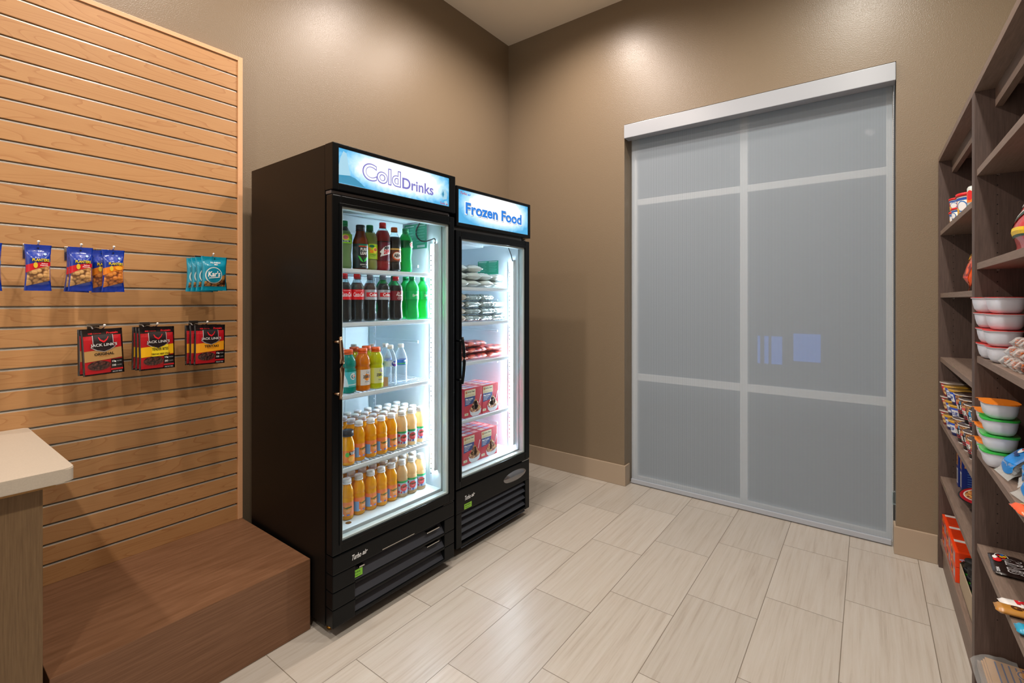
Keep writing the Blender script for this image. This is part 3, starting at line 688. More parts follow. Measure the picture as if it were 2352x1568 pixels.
def bottle(kind, label, group):
    """one bottle of each kind, with its cap, drink and label as parts"""
    t = thing({'sports_teal': 'sports_drink', 'sports_orange': 'sports_drink', 'sports_lemon': 'sports_drink', 'pure_tea': 'black_tea', 'minute_juice': 'orange_juice', 'ginger_ale': 'green_soda', 'pepper_soda': 'dark_soda'}.get(kind, kind) + '_bottle', label, 'bottle', (0, 0, 0), 0, group)
    D = Decal()
    def lab(r, z0, z1, m, half=2.9): D.strip(-half * r, half * r, z0, z1, m, 1, 36, 2)
    def two(P, r, h, level, liq, clear=M_CLEAR):
        body_part(t, sc(P, r, h), clear)
        zl = level * h; pr = [(a * r * .965, max(b * h, .0015)) for a, b in P if b * h < zl]
        a, b = P[len(pr) - 1], P[len(pr)]; q = (zl / h - a[1]) / (b[1] - a[1]); rr = (a[0] + (b[0] - a[0]) * q) * r * .965
        body_part(t, pr + [(rr, zl), (0, zl)], liq, 'drink')
    if kind == 'cola':
        r, h = .031, .212; two(P_SODA, r, h, .82, liquid('cola', (24, 14, 14), .05, .08)); cap_part(t, h * .93, r * .46, .017, CAPR)
        lab(r, .098, .143, (222, 22, 32)); D.text('Coca-Cola', .004, .121, .052, .018, WHITE, 3, offset=.01, shear=.25)
        D.strip(-.02, .022, .112, .1132, WHITE, 2).strip(-.012, .02, .1365, .1375, WHITE, 2).build('label', wrap(r), t)
    elif kind == 'diet_cola':
        r, h = .031, .212; two(P_SODA, r, h, .82, liquid('cola', (24, 14, 14), .05, .08)); cap_part(t, h * .93, r * .46, .017, CAPGR)
        lab(r, .098, .143, (176, 182, 194)); D.strip(-.024, .09, .111, .131, (206, 22, 36), 2, 24).text('Coke', .008, .121, .036, .015, WHITE, 3, offset=.03)
        D.text('DIET', .004, .137, .016, .004, (70, 74, 84), 3).build('label', wrap(r), t)
    elif kind == 'pepper_soda':
        r, h = .0335, .208; two(P_BULB, r, h, .80, liquid('pepper_soda_drink', (28, 18, 20), .05, .08)); cap_part(t, h * .93, r * .44, .016, CAPR)
        lab(r, .095, .140, (124, 32, 44)); D.text('Dr', .0, .130, .014, .010, WHITE, 3, offset=.02, shear=.2).text('Pepper', .006, .119, .034, .011, WHITE, 3, offset=.02, shear=.2)
        D.ell(.004, .105, .010, .0065, (190, 190, 196), 2).ell(.004, .105, .008, .005, (124, 32, 44), 3).text('23', .004, .105, .008, .006, WHITE, 4).build('label', wrap(r), t)
    elif kind == 'lemon_lime_soda':
        r, h = .033, .215; two(P_BULB, r, h, .90, liquid('green_soda_drink', (34, 206, 126), .6, .08), glassy('green_pet', (90, 240, 170), .25, .06)); cap_part(t, h * .92, r * .46, .018, CAPG)
        lab(r, .100, .140, (20, 190, 100)); D.text('Sprite', .004, .120, .036, .015, WHITE, 3, offset=.01, shear=.3, rot=.12).build('label', wrap(r), t)
    elif kind == 'ginger_ale':
        r, h = .033, .213; two(P_BULB, r, h, .86, liquid('ginger_drink', (46, 190, 84), .6, .08), glassy('green_pet', (90, 240, 170), .25, .06)); cap_part(t, h * .93, r * .46, .017, CAPG)
        lab(r, .118, .154, (8, 112, 66)); D.poly([(.006, .126), (.03, .119), (.034, .150), (.020, .150), (.004, .140)], (240, 232, 226), 2).ell(.018, .135, .010, .010, (206, 60, 50), 3).text('UP', .018, .135, .012, .009, WHITE, 4, offset=.03).build('label', wrap(r), t)
    elif kind == 'green_tea_citrus':
        r, h = .033, .205; two(P_SODA, r, h, .80, liquid('pale_green_drink', (196, 220, 150), .65, .1)); cap_part(t, h * .93, r * .48, .018, CAPG)
        lab(r, .108, .150, (132, 196, 40)); D.ell(.0, .134, .016, .012, (246, 226, 60), 2).ell(0, .134, .011, .009, (230, 120, 130), 3).strip(-.022, .022, .114, .121, (36, 60, 90), 3).text('LIME', 0, .1175, .026, .005, WHITE, 4).build('label', wrap(r), t)
    elif kind == 'pure_tea':
        r, h = .033, .196; body_part(t, sc(P_TEA, r, h), liquid('amber_tea', (120, 48, 18), .35, .06)); cap_part(t, h * .90, r * .60, .021, CAPK)
        lab(r, .004, .112, (18, 30, 36)); D.strip(-.018, .026, .103, .110, (10, 120, 90), 2).strip(-.018, .026, .098, .103, (190, 70, 40), 2)
        D.text('PURE', .004, .087, .030, .013, WHITE, 3, offset=.02).text('LEAF', .004, .070, .030, .013, WHITE, 3, offset=.02)
        D.poly([(-.022, .060), (-.012, .054), (.0, .034), (.001, .030), (-.010, .036), (-.017, .048)], (50, 190, 70), 2).poly([(.028, .056), (.016, .052), (.005, .040), (.003, .031), (.014, .036), (.024, .046)], (50, 190, 70), 2).poly([(.006, .056), (.003, .048), (.001, .040), (.004, .042), (.007, .050)], (30, 130, 60), 2)
        D.text('BREWED TEA', .004, .020, .032, .006, (220, 220, 220), 3, offset=.01).strip(-.004, .012, .010, .0115, (200, 200, 200), 2).build('label', wrap(r), t)
    elif kind == 'citrus_tea':
        r, h = .034, .204; two(P_BULB, r, h, .84, liquid('citrus_tea_drink', (224, 216, 120), .65, .1)); cap_part(t, h * .92, r * .46, .019, CAPG)
        lab(r, .050, .118, (166, 206, 30)); D.ell(-.004, .108, .012, .0065, (20, 110, 80), 2).ell(.012, .090, .013, .015, (246, 220, 70), 2).ell(.014, .093, .009, .006, (220, 60, 60), 3).text('Lipton', .014, .093, .014, .004, WHITE, 4)
        D.ell(-.006, .084, .009, .008, (240, 150, 30), 3).ell(-.015, .096, .006, .006, (240, 150, 30), 3).text('CITRUS', .0, .068, .026, .006, (40, 110, 40), 3, offset=.02).strip(-.010, .014, .059, .0605, (60, 120, 40), 2).build('label', wrap(r), t)
    elif kind == 'red_soda':
        r, h = .034, .224; two(P_BULB, r, h, .84, liquid('red_drink', (216, 24, 36), .45, .08)); cap_part(t, h * .925, r * .46, .019, CAPR)
        lab(r, .046, .136, (96, 18, 40)); D.strip(-2.9 * r, 2.9 * r, .134, .137, (20, 14, 22), 2, 36)
        D.poly([(-.026, .086), (-.004, .112), (.034, .124), (.034, .083), (-.024, .064), (-.018, .080)], (236, 236, 240), 2)
        D.text('Mtn', .006, .107, .030, .016, (30, 26, 34), 3, offset=.05, shear=.5, rot=.32).text('DEW', .008, .089, .036, .020, (216, 24, 40), 3, offset=.05, shear=.5, rot=.22).build('label', wrap(r), t)
    elif kind == 'root_beer':
        r, h = .033, .210; two(P_SODA, r, h, .79, liquid('root_beer_drink', (30, 20, 20), .05, .08)); cap_part(t, h * .93, r * .47, .017, CAPB)
        lab(r, .046, .108, (96, 52, 36)); D.strip(-2.9 * r, 2.9 * r, .102, .109, (216, 176, 96), 2, 36).ell(.006, .073, .024, .021, (216, 92, 40), 2, 24).ell(.006, .075, .020, .017, (236, 232, 226), 3, 24)
        D.text('A&W', .006, .075, .034, .018, (60, 34, 26), 4, offset=.05).build('label', wrap(r), t)
    elif kind == 'sports_teal':
        r, h = .034, .186; body_part(t, sc(P_SPORT, r, h), liquid('teal_drink', (14, 166, 150), .45, .1)); cap_part(t, h * .93, r * .62, .016, CAPO)
        lab(r, .028, .094, (84, 190, 196)); D.poly([(-.03, .03), (-.01, .03), (-.016, .06), (-.03, .09)], (226, 240, 240), 2).ell(.010, .074, .013, .015, WHITE, 2).text('G', .010, .074, .018, .022, (20, 120, 130), 3, offset=.04).poly([(.012, .070), (.020, .070), (.014, .082)], (240, 100, 30), 4).strip(-.02, .03, .036, .040, (230, 240, 240), 2).build('label', wrap(r), t)
    elif kind in ('sports_orange', 'sports_lemon'):
        c, c2 = ((240, 140, 14), (236, 140, 40)) if kind == 'sports_orange' else ((214, 220, 30), (226, 226, 90))
        r, h = .034, .186; body_part(t, sc(P_SPORT, r, h), liquid(kind + '_drink', c, .45, .1)); cap_part(t, h * .93, r * .62, .016, CAPO)
        lab(r, .026, .096, (226, 214, 206) if kind == 'sports_orange' else (214, 218, 150)); D.strip(-.045, -.022, .026, .096, c2, 2)
        D.ell(.008, .062, .014, .016, c2, 2).ell(.012, .083, .009, .010, (120, 116, 112), 2).ell(.012, .083, .0075, .0085, (236, 232, 228), 3).text('G', .012, .083, .009, .012, (70, 70, 74), 4, offset=.04).text('ZERO', .006, .064, .036, .013, (96, 92, 90), 4, offset=.05).text('SUGAR', .008, .042, .022, .005, (110, 106, 104), 4, offset=.03).build('label', wrap(r), t)
    elif kind in ('purified_water', 'spring_water'):
        r, h = .031, .192; body_part(t, sc(P_WATER, r, h), glassy('water_bottle', (232, 240, 246), .20, .05, .55)); cap_part(t, h * .93, r * .46, .014, CAPW)
        lab(r, .092, .118, (206, 226, 244) if kind == 'purified_water' else (60, 120, 206)); 
        if kind == 'purified_water': D.ell(.010, .105, .018, .013, (20, 60, 160), 2).text('Pure', .010, .108, .024, .008, WHITE, 3, offset=.03).text('Life', .012, .099, .016, .006, (230, 90, 200), 3, offset=.02)
        else: D.strip(-.03, .04, .096, .102, (90, 200, 120), 2, 12).text('ICE', .014, .111, .026, .007, WHITE, 3, offset=.03)
        D.build('label', wrap(r), t)
    elif kind in ('orange_juice', 'apple_juice'):
        oj = kind == 'orange_juice'; r, h = .0278, .172
        body_part(t, sc(P_JUICE, r, h), liquid('orange_juice_drink', (255, 190, 24), .45, .12) if oj else liquid('apple_juice_drink', (244, 218, 172), .6, .1)); cap_part(t, h * .92, r * .66, .017, CAPW)
        z0, z1 = h * .11, h * .455
        if oj:
            lab(r, z0, z1, (240, 132, 74)); D.strip(-.05, -.015, z0, z1 - .016, (116, 170, 228), 2, 10).ell(.006, .048, .0175, .020, (240, 150, 60), 3).text('Tropicana', .006, .055, .036, .012, (10, 96, 50), 4, offset=.05, rot=.14)
            D.text('ORANGE', .007, .043, .020, .004, WHITE, 4).text('JUICE', .007, .037, .015, .0035, WHITE, 4).strip(.002, .014, .022, .027, (60, 110, 190), 4).ell(-.012, .024, .0035, .0035, (200, 210, 230), 4)
        else:
            lab(r, z0, z1, (176, 196, 220)); D.strip(-2.9 * r, 2.9 * r, z1 - .008, z1 + .001, (20, 160, 90), 2, 36).ell(.005, .047, .0175, .018, (222, 70, 76), 3).text('Tropicana', .006, .052, .035, .011, (10, 84, 50), 4, offset=.05, rot=.14)
            D.text('JUICE', .007, .042, .016, .004, WHITE, 4).ell(-.019, .060, .006, .006, (206, 30, 60), 3).ell(-.020, .028, .005, .006, (190, 40, 80), 3).ell(-.008, .026, .004, .005, (200, 50, 70), 3).ell(.006, .026, .005, .006, (90, 100, 170), 3)
        D.build('label', wrap(r), t)
    elif kind == 'minute_juice':
        r, h = .0295, .150; body_part(t, sc(P_TEA, r, h), liquid('orange_juice_drink', (255, 186, 20), .4, .12)); cap_part(t, h * .87, r * .86, .019, CAPK)
        lab(r, .014, .066, (240, 130, 30)); D.ell(-.010, .048, .009, .010, (90, 190, 70), 2).strip(-.002, .028, .046, .060, (22, 22, 24), 3).text('Minute', .013, .056, .022, .005, WHITE, 4, offset=.03).text('Maid', .013, .050, .016, .005, WHITE, 4, offset=.03).ell(.008, .028, .014, .012, (250, 190, 90), 2).build('label', wrap(r), t)
    return t
PROTO = {}
def put_bottle(kind, k, s, d, z, label, group, turn=0.0):
    loc = f2w(k, s, d, z); rz = frot(k) + turn - .36
    if kind not in PROTO:
        t = bottle(kind, label, group); t.location = loc; t.rotation_euler = (0, 0, rz); PROTO[kind] = t; return t
    return dup(PROTO[kind], loc, rz, label, group)
G1 = 'drinks on the top cooler shelf'; G2 = 'sodas on the second cooler shelf'; G3 = 'sports drinks and water on the middle cooler shelf'
for kind, s, lb, tr in (('green_tea_citrus', .140, 'clear green lime drink bottle with green cap, leftmost on the top cooler shelf', 0), ('pure_tea', .212, 'square-shouldered amber tea bottle with black cap and black leaf label, in front', .1),
                    ('citrus_tea', .276, 'pale yellow citrus tea bottle with lime green label and green cap', .15), ('red_soda', .344, 'tall red soda bottle with red cap on the top cooler shelf', .1),
                    ('root_beer', .411, 'dark root beer bottle with amber cap and brown label', .0), ('ginger_ale', .480, 'green soda bottle with green label, rightmost on the top cooler shelf', .2)):
    put_bottle(kind, 1, s, {'pure_tea': .119, 'citrus_tea': .140}.get(kind, .135), 1.496, lb, G1, tr)
put_bottle('pure_tea', 1, .188, .215, 1.496, 'amber tea bottle with black cap standing behind the front tea bottle', G1, .2)
put_bottle('citrus_tea', 1, .340, .232, 1.496, 'green capped citrus tea bottle half hidden behind the red soda', G1, .1)
for i, (kind, s, lb) in enumerate((('cola', .139, 'cola bottle with red cap and red label, leftmost in the front row'), ('cola', .203, 'cola bottle with red cap and red label, second in the front row'),
        ('diet_cola', .272, 'diet cola bottle with grey cap, left one of the front pair'), ('diet_cola', .346, 'diet cola bottle with grey cap, right one of the front pair'),
        ('pepper_soda', .418, 'dark soda bottle with maroon label and red cap on the second cooler shelf'), ('lemon_lime_soda', .520, 'bright green lemon lime soda bottle, left one in the front row'), ('lemon_lime_soda', .592, 'bright green lemon lime soda bottle, rightmost of the second cooler shelf'))):
    put_bottle(kind, 1, s, .132, 1.263, lb, G2, (.10, .0, .0, .0, .1, .1, .25)[i])
for i, (kind, s, lb) in enumerate((('cola', .192, 'cola bottle with red cap in the back row of the second shelf'), ('diet_cola', .262, 'diet cola bottle with grey cap, left one in the back row'), ('diet_cola', .330, 'diet cola bottle with grey cap, right one in the back row'),
        ('lemon_lime_soda', .402, 'green soda bottle in the back row behind the diet colas'), ('lemon_lime_soda', .470, 'green soda bottle in the back row just right of the maroon label'), ('lemon_lime_soda', .545, 'green soda bottle in the back row behind the front green pair'))):
    put_bottle(kind, 1, s, .212, 1.263, lb, G2, .1 * i)
for kind, s, d, lb in (('sports_teal', .158, .132, 'teal sports drink bottle with orange cap, leftmost in front'), ('sports_orange', .232, .132, 'orange sports drink bottle with orange cap in front'),
        ('sports_lemon', .304, .132, 'yellow sports drink bottle with orange cap in front'), ('purified_water', .386, .132, 'clear water bottle with round blue label in front'),
        ('spring_water', .455, .140, 'clear water bottle with solid blue label, rightmost on the middle shelf'),
        ('sports_orange', .165, .208, 'orange sports drink bottle standing behind the teal one'), ('sports_lemon', .168, .282, 'yellow sports drink bottle third back behind the teal one'), ('sports_lemon', .240, .208, 'yellow sports drink bottle standing behind the orange one'),
        ('sports_lemon', .311, .215, 'yellow sports drink bottle second back behind the front yellow one'), ('purified_water', .365, .245, 'clear water bottle in the back row behind the yellow drink'), ('spring_water', .420, .215, 'clear water bottle in the second row between the front waters'), ('purified_water', .30, .30, 'clear water bottle farthest back on the middle shelf')):
    put_bottle(kind, 1, s, d, .953, lb, G3, .15)
bm = boxes([(0, .034, 0, .05, 0, .042)], bev=.001); o = obj('paper_carton', bm, M_CARD); o.location = f2w(1, .330, .118, .953); o.rotation_euler = (0, 0, frot(1)); tag(o, 'small brown carton between the yellow drink and the water bottles', 'carton')
def juice_grid(z, rows, where, skip=()):
    for j in range(rows):
        for i in range(8):
            if (i, j) in skip: continue
            s = .158 + .0603 * i; kind = 'orange_juice' if i < 5 else 'apple_juice'
            if i == 0 and j == 0 and z > .5:
                put_bottle('minute_juice', 1, s - .005, .128, z, 'squat orange juice bottle with wide dark cap in front on the fourth shelf', 'juice bottles on the fourth cooler shelf', .1); continue
            row = ('front', 'second', 'third', 'fourth')[j]
            n = i if kind == 'orange_juice' else i - 5
            if z > .5 and j == 0 and i < 5: n = i - 1
            col_ = 'orange juice' if kind == 'orange_juice' else 'pale apple juice'
            lb = '%s bottle, white cap, %s from the left, %s row, %s' % (col_, ORD[n], row, where)
            put_bottle(kind, 1, s + .0015 * ((i * 7 + j * 3) % 3 - 1), .137 + .0625 * j + .002 * ((i * 5 + j) % 3), z, lb, 'juice bottles on the ' + ('fourth cooler shelf' if z > .5 else 'cooler floor'), ((i * 13 + j * 29) % 7 - 3) * .11)
juice_grid(.641, 4, 'fourth cooler shelf')
juice_grid(.4005, 3, 'cooler floor')
bm = boxes([(0, 0, 0, 0, 0, 0)]) if False else None

# ================================================================ FROZEN FOOD
def parcel(name, mat, w, d, h, seed, parent=None, nx=14, ny=8, crimp=.18, wob=.10):
    """a soft wrapped item lying flat: pillow body with flattened, slightly ragged ends"""
    rnd = random.Random(seed); bm = bmesh.new(); top = []; bot = []
    for i in range(nx + 1):
        a = -1 + 2 * i / nx; tr = []; br = []
        for j in range(ny + 1):
            b = -1 + 2 * j / ny
            e = max(0.0, 1 - max(0, (abs(a) - (1 - crimp)) / crimp) ** 1.5); p = e * (1 - abs(b) ** 3.0) ** .6
            t = max(.02, p) * h * .5 * (1 + wob * rnd.uniform(-1, 1)); x = a * w / 2 + rnd.uniform(-1, 1) * w * .006; y = b * d / 2 * (1 - .12 * (1 - e)) + rnd.uniform(-1, 1) * d * .015
            tr.append(bm.verts.new((x, y, h * .5 + t))); br.append(bm.verts.new((x, y, max(0, h * .5 - t * (1 if e > .5 else .6)))))
        top.append(tr); bot.append(br)
    for i in range(nx):
        for j in range(ny):
            for g, fl in ((top, 0), (bot, 1)):
                f = bm.faces.new((g[i][j], g[i + 1][j], g[i + 1][j + 1], g[i][j + 1])); f.smooth = True
    for i in range(nx):
        for j in (0, ny):
            bm.faces.new((top[i][j], top[i + 1][j], bot[i + 1][j], bot[i][j]))
    for j in range(ny):
        for i in (0, nx): bm.faces.new((top[i][j], top[i][j + 1], bot[i][j + 1], bot[i][j]))
    return obj(name, bm, mat, parent)
M_WHITEPACK = basic('milky_wrap', (206, 216, 212), .25, coat=.8, bump=(60, .6, .003))
M_FOIL = basic('clear_wrapped_foil', (168, 184, 184), .16, metal=.55, coat=.8, bump=(55, .9, .004))
M_TANPACK = basic('tan_wrap', (186, 176, 158), .22, coat=.8, bump=(60, .7, .003))
M_REDPACK = nuts_mat('red_printed_wrap', (206, 44, 56), (232, 120, 96), (120, 30, 40), 34)
M_GOLDPACK = nuts_mat('gold_red_printed_wrap', (226, 152, 62), (190, 60, 50), (150, 60, 40), 34)
def place_parcels(name, cat, protos, items, k, group):
    made = {}
    for (pi, s, d, z, rz, lb) in items:
        loc = f2w(k, s, d, z); rr = frot(k) + rz
        if pi not in made:
            o = parcel(name, *protos[pi]); made[pi] = o
        else: o = made[pi].copy(); COL.objects.link(o)
        o.location = loc; o.rotation_euler = (0, 0, rr); tag(o, lb, cat, group)
ph = [(M_WHITEPACK, .17, .112, .042, 11), (M_WHITEPACK, .16, .112, .042, 12, None, 14, 8, .3, .22)]
it = []
for i, s in enumerate((.150, .265, .380, .495)):
    for j in range(2):
        it.append(((i + j) % 2, s - .005, .17 + .006 * i, 1.4335 + .043 * j, pi / 2 + .04 * (i - 1.5), 'white wrapped frozen packet, %s from the left, %s layer, top freezer shelf' % (ORD[i], ('bottom', 'upper')[j])))
for i, s in enumerate((.14, .275)): it.append((1, s, .17, 1.520, pi / 2 + .2 - .3 * i, 'white wrapped frozen packet lying on top of the pile, %s side' % ('left', 'right')[i]))
place_parcels('frozen_packet', 'frozen food', ph, it, 2, 'white packets on the top freezer shelf')
ph = [(M_FOIL, .125, .075, .038, 21), (M_TANPACK, .150, .080, .040, 22, None, 14, 8, .25, .2)]
it = []
for j in range(4):
    for i in range(4 if j < 3 else 3):
        s = (.125, .265, .390, .500)[i]; tan = i == 0
        it.append((1 if i == 0 else 0, s + .006 * (j % 2), .145 + .004 * ((i + j) % 3), 1.2335 + .0405 * j, .06 * ((i + 2 * j) % 3 - 1), 'clear wrapped %s, %s from the left, %s layer, second freezer shelf' % ('tan burrito' if tan else 'silver burrito', ORD[i], ('bottom', 'second', 'third', 'top')[j])))
place_parcels('wrapped_burrito', 'burrito', ph, it, 2, 'wrapped burritos on the second freezer shelf')
ph = [(M_REDPACK, .165, .135, .035, 31), (M_GOLDPACK, .165, .135, .035, 32, None, 14, 8, .2, .18)]
it = []
for j in range(3):
    for i in range(3 if j < 2 else 2):
        s = (.137, .306, .475)[i] - (.004 * j if i else 0)
        it.append(((1, 0)[i > 0], s, .175, 1.0095 + .037 * j, .03 * ((i + j) % 3 - 1), '%s frozen packet, %s from the left, %s layer, third freezer shelf' % (('gold and red', 'red')[i > 0], ORD[i], ('bottom', 'second', 'top')[j])))
place_parcels('frozen_sandwich_packet', 'frozen food', ph, it, 2, 'red packets on the third freezer shelf')
# red breakfast boxes
RB = None
def red_box(label, group):
    t = thing('frozen_meal_box', label, 'food box', (0, 0, 0), 0, group)
    w, h, d = .150, .166, .046
    bm = boxes([(0, w, 0, d, 0, h)], bev=.0012); obj('carton', bm, C(196, 40, 56), t)
    D = Decal(); D.poly([(.006, .118), (.096, .118), (.096, .158), (.006, .158)], (226, 214, 176), 1).poly([(.006, .068), (.092, .078), (.092, .118), (.006, .118)], (40, 66, 130), 1)
    D.text('Jimmy Dean', .058, .145, .064, .012, (40, 60, 60), 2, offset=.03).poly([(.012, .138), (.024, .138), (.024, .152), (.012, .152)], (196, 110, 50), 2).text('BREAKFAST BOWL', .052, .126, .076, .006, (150, 120, 60), 2)
    D.text('Meat Lovers', .043, .106, .062, .011, WHITE, 2, offset=.03)
    for i in range(3): D.strip(.012, .060 - .008 * i, .094 - .008 * i, .0965 - .008 * i, (220, 226, 236), 2, 1, 1)
    D.poly([(.045, .040), (.052, .016), (.070, .002), (.118, .002), (.138, .012), (.146, .038)], (214, 218, 222), 2)
    D.ell(.094, .044, .048, .022, M_FOOD, 3).ell(.094, .062, .030, .026, M_FOOD, 3).ell(.094, .078, .016, .020, M_FOOD, 3)
    D.poly([(.126, .070), (.131, .072), (.146, .118), (.140, .118)], (224, 226, 230), 2)
    D.strip(.004, .034, .014, .028, (222, 214, 180), 2, 4, 1).text('30g', .019, .021, .014, .007, (60, 110, 60), 3)
    D.build('box_print', flat_y(0), t)
    D = Decal()
    for i in range(3): D.poly([(.008 + .045 * i, .006), (.046 + .045 * i, .006), (.046 + .045 * i, .040), (.008 + .045 * i, .040)], ((226, 214, 200), (170, 180, 214), (230, 170, 170))[i], 1)
    D.build('lid_print', lambda a, b, l: (a, b, h + l), t)
    return t
for z, ss, where in ((.6855, (.020, .176, .331), 'fourth freezer shelf'), (.4205, (-.030 + .045, .130 + .037, .282 + .037), 'freezer floor')):
    for j in range(4):
        for i, s in enumerate(ss):
            if i == 0: s = ss[1] - .153
            lb = 'red frozen breakfast box, %s from the left, %s row, %s' % (ORD[i], ('front', 'second', 'third', 'rear')[j], where)
            loc = f2w(2, s + (.045 if z > .5 and False else 0), .108 + .049 * j, z)
            s_ = max(s, .047); loc = f2w(2, s_, .108 + .049 * j, z)
            if i == 0: loc = f2w(2, max(ss[1] - .153, .047), .108 + .049 * j, z)
            if ss[1] - .153 < .047 and i == 0: continue
            if RB is None: RB = red_box(lb, 'red breakfast boxes'); RB.location = loc; RB.rotation_euler = (0, 0, frot(2))
            else: dup(RB, loc, frot(2), lb)

# ================================================================ POUCHES ON THE SLATWALL
def pouch_shape(w, h, t, waist=.06, crimp=.10, flat=False, bend=.0, lean=.0):
    def tf(a, b):
        a = max(-1, min(1, 2 * a / w)); q = b / h
        m = min(1, max(0, (q - crimp) / .22)) * min(1, max(0, (1 - crimp - q) / .22)); m = m * m * (3 - 2 * m)
        return t / 2 * m * sqrt(max(0, 1 - abs(a) ** 2.4)) + .0006
    def wd(b):
        q = b / h; return 1 - waist * sin(pi * min(1, max(0, q))) ** .7
    fn = lambda a, b, l: (a * wd(b) + lean * b * b / h, -tf(a, b) - l - bend * (1 - b / h) ** 2 * t, b)
    return tf, wd, fn
def pouch(parent, w, h, t, mats, pick, waist=.06, crimp=.10, name='pouch', nx=18, nz=30, seed=1, wr=.0005, bend=0, lean=0):
    tf, wd, fn = pouch_shape(w, h, t, waist, crimp, bend=bend, lean=lean); rnd = random.Random(seed); bm = bmesh.new(); F = []; B = []
    for j in range(nz + 1):
        b = h * j / nz; fr = []; bk = []
        for i in range(nx + 1):
            a = -w / 2 + w * i / nx; x, y, z = fn(a, b, 0); k = rnd.uniform(-1, 1) * wr * (1 if 0 < i < nx else 0)
            fr.append(bm.verts.new((x, y + k, z))); bk.append(bm.verts.new((x, tf(a, b) * .6 + .0002, z)) if 0 < i < nx else fr[-1])
        F.append(fr); B.append(bk)
    for j in range(nz):
        for i in range(nx):
            m = pick(-w / 2 + w * (i + .5) / nx, h * (j + .5) / nz)
            f = bm.faces.new((F[j][i], F[j][i + 1], F[j + 1][i + 1], F[j + 1][i])); f.smooth = True; f.material_index = m
            vs = []
            for v in (B[j][i], B[j + 1][i], B[j + 1][i + 1], B[j][i + 1]):
                if v not in vs: vs.append(v)
            f = bm.faces.new(vs); f.smooth = True; f.material_index = m
    o = obj(name, bm, mats, parent); return o, fn
GB = (24, 84, 190); M_BLUEFILM = basic('blue_film', (14, 52, 158), .22, coat=1.0, bump=(45, .5, .003)); M_TEAL = basic('teal_film', (0, 142, 172), .28, coat=.8, bump=(45, .5, .003))
M_BLACKFILM = basic('black_film', (24, 18, 20), .25, coat=.8, bump=(40, .35, .002))
def peanut_bag(label, honey=False, light=False):
    t = thing('peanut_bag', label, 'snack bag', (0, 0, 0), 0, 'blue peanut bags')
    w, h, th = .070, .160, .030
    o, fn = pouch(t, w, h, th, [M_BLUEFILM], lambda a, b: 0, name='bag_film', waist=.10)
    D = Decal(); nm = M_NUTS2 if honey else M_NUTS
    D.strip(-.031, .031, lambda a: .026 - .3 * (a + .031) ** 1 * .0 + .010 * (a / .031), lambda a: .078 + .012 * (a / .031) - 3 * a * a, nm, 1, 14, 8)
    D.strip(-.034, .034, lambda a: .078 + .012 * (a / .031) - 3 * a * a, lambda a: .098 + .006 * (a / .031) - 3 * a * a, (232, 130, 24) if honey else ((30, 110, 190) if light else (204, 20, 36)), 1, 14, 4)
    D.text('PLANTERS', .006, .106, .048, .011, (20, 40, 20), 2, offset=.06).text('PLANTERS', .006, .1065, .047, .010, (246, 216, 30), 3, offset=.02)
    if honey: D.ell(.016, .091, .013, .008, (246, 170, 40), 2)
    else: D.text('Salted', .016, .094, .018, .004, WHITE, 3, offset=.02).text('Peanuts', .015, .088, .022, .004, WHITE, 3, offset=.02)
    D.ell(-.009, .088, .006, .010, (222, 186, 50), 3)
    D.ell(.018, .128, .0045, .0045, (150, 180, 220), 2)
    D.ell(0, .148, .003, .003, (10, 16, 40), 3)
    D.build('bag_print', fn, t, .0013); return t
def hook(y, z, x1, label, group='slatwall hooks'):
    t = thing('slatwall_hook', label, 'hook', (SX, y, z), 0, group)
    bm = bmesh.new(); add_box(bm, -.012, .0015, -.019, .019, -.008, .006, bev=.001); add_box(bm, .0003, .003, -.019, .019, -.045, .008, bev=.001)
    obj('hook_plate', bm, M_CHROME, t)
    L_ = x1 - SX; bm = bmesh.new(); tube(bm, [(.002, 0, -.018), (.02, 0, -.010), (.035, 0, -.006), (L_ - .02, 0, -.006), (L_ - .006, 0, -.001), (L_, 0, .006)], .0022, 8)
    obj('hook_rod', bm, M_CHROME, t)
    bm = bmesh.new(); lathe(bm, [(0, -.004), (.0038, -.002), (.0042, .0), (.0038, .002), (0, .004)], 10)
    o = obj('hook_tip', bm, M_FRAMEW, t); o.location = (L_, 0, .007); return t
TZ = G[12]; TZ2 = G[16]; XP = -2.315
pb = peanut_bag('blue bag of salted peanuts with red band, alone on its hook', False)
pb.location = (XP, .335, TZ - .012 - .152); pb.rotation_euler = (0, 0, pi / 2)
def hang(src, dx, y, z, label, yaw=0, roll=0): return dup(src, (XP - dx, y, z), None, label, rot=(0, roll, pi / 2 + yaw))
hang(pb, 0, .447, TZ - .163, 'blue bag of salted peanuts with red band, second hook from the left, in front', -.05)
hang(pb, .024, .440, TZ - .167, 'blue bag of salted peanuts behind the front one on the second hook', -.10, .05)
hk = peanut_bag('blue bag of honey peanuts with orange band, front one on its hook', True); hk.location = (XP, .541, TZ - .165); hk.rotation_euler = (0, 0, pi / 2 - .02)
hang(hk, .026, .518, TZ - .167, 'blue bag of honey peanuts behind the front orange banded one', -.12, -.03)
lk = peanut_bag('blue peanut bag cut by the left edge of the picture', False, True); lk.location = (XP, .215, TZ - .166); lk.rotation_euler = (0, 0, pi / 2 + .05)
for i, (y, nm) in enumerate(((.215, 'leftmost'), (.335, 'second'), (.447, 'third'), (.541, 'fourth'))):
    hook(y, TZ, XP + .012, 'chrome hook holding blue peanut bags, %s of the upper hooks%s' % (nm, '' if i == 0 else ' from the left'))
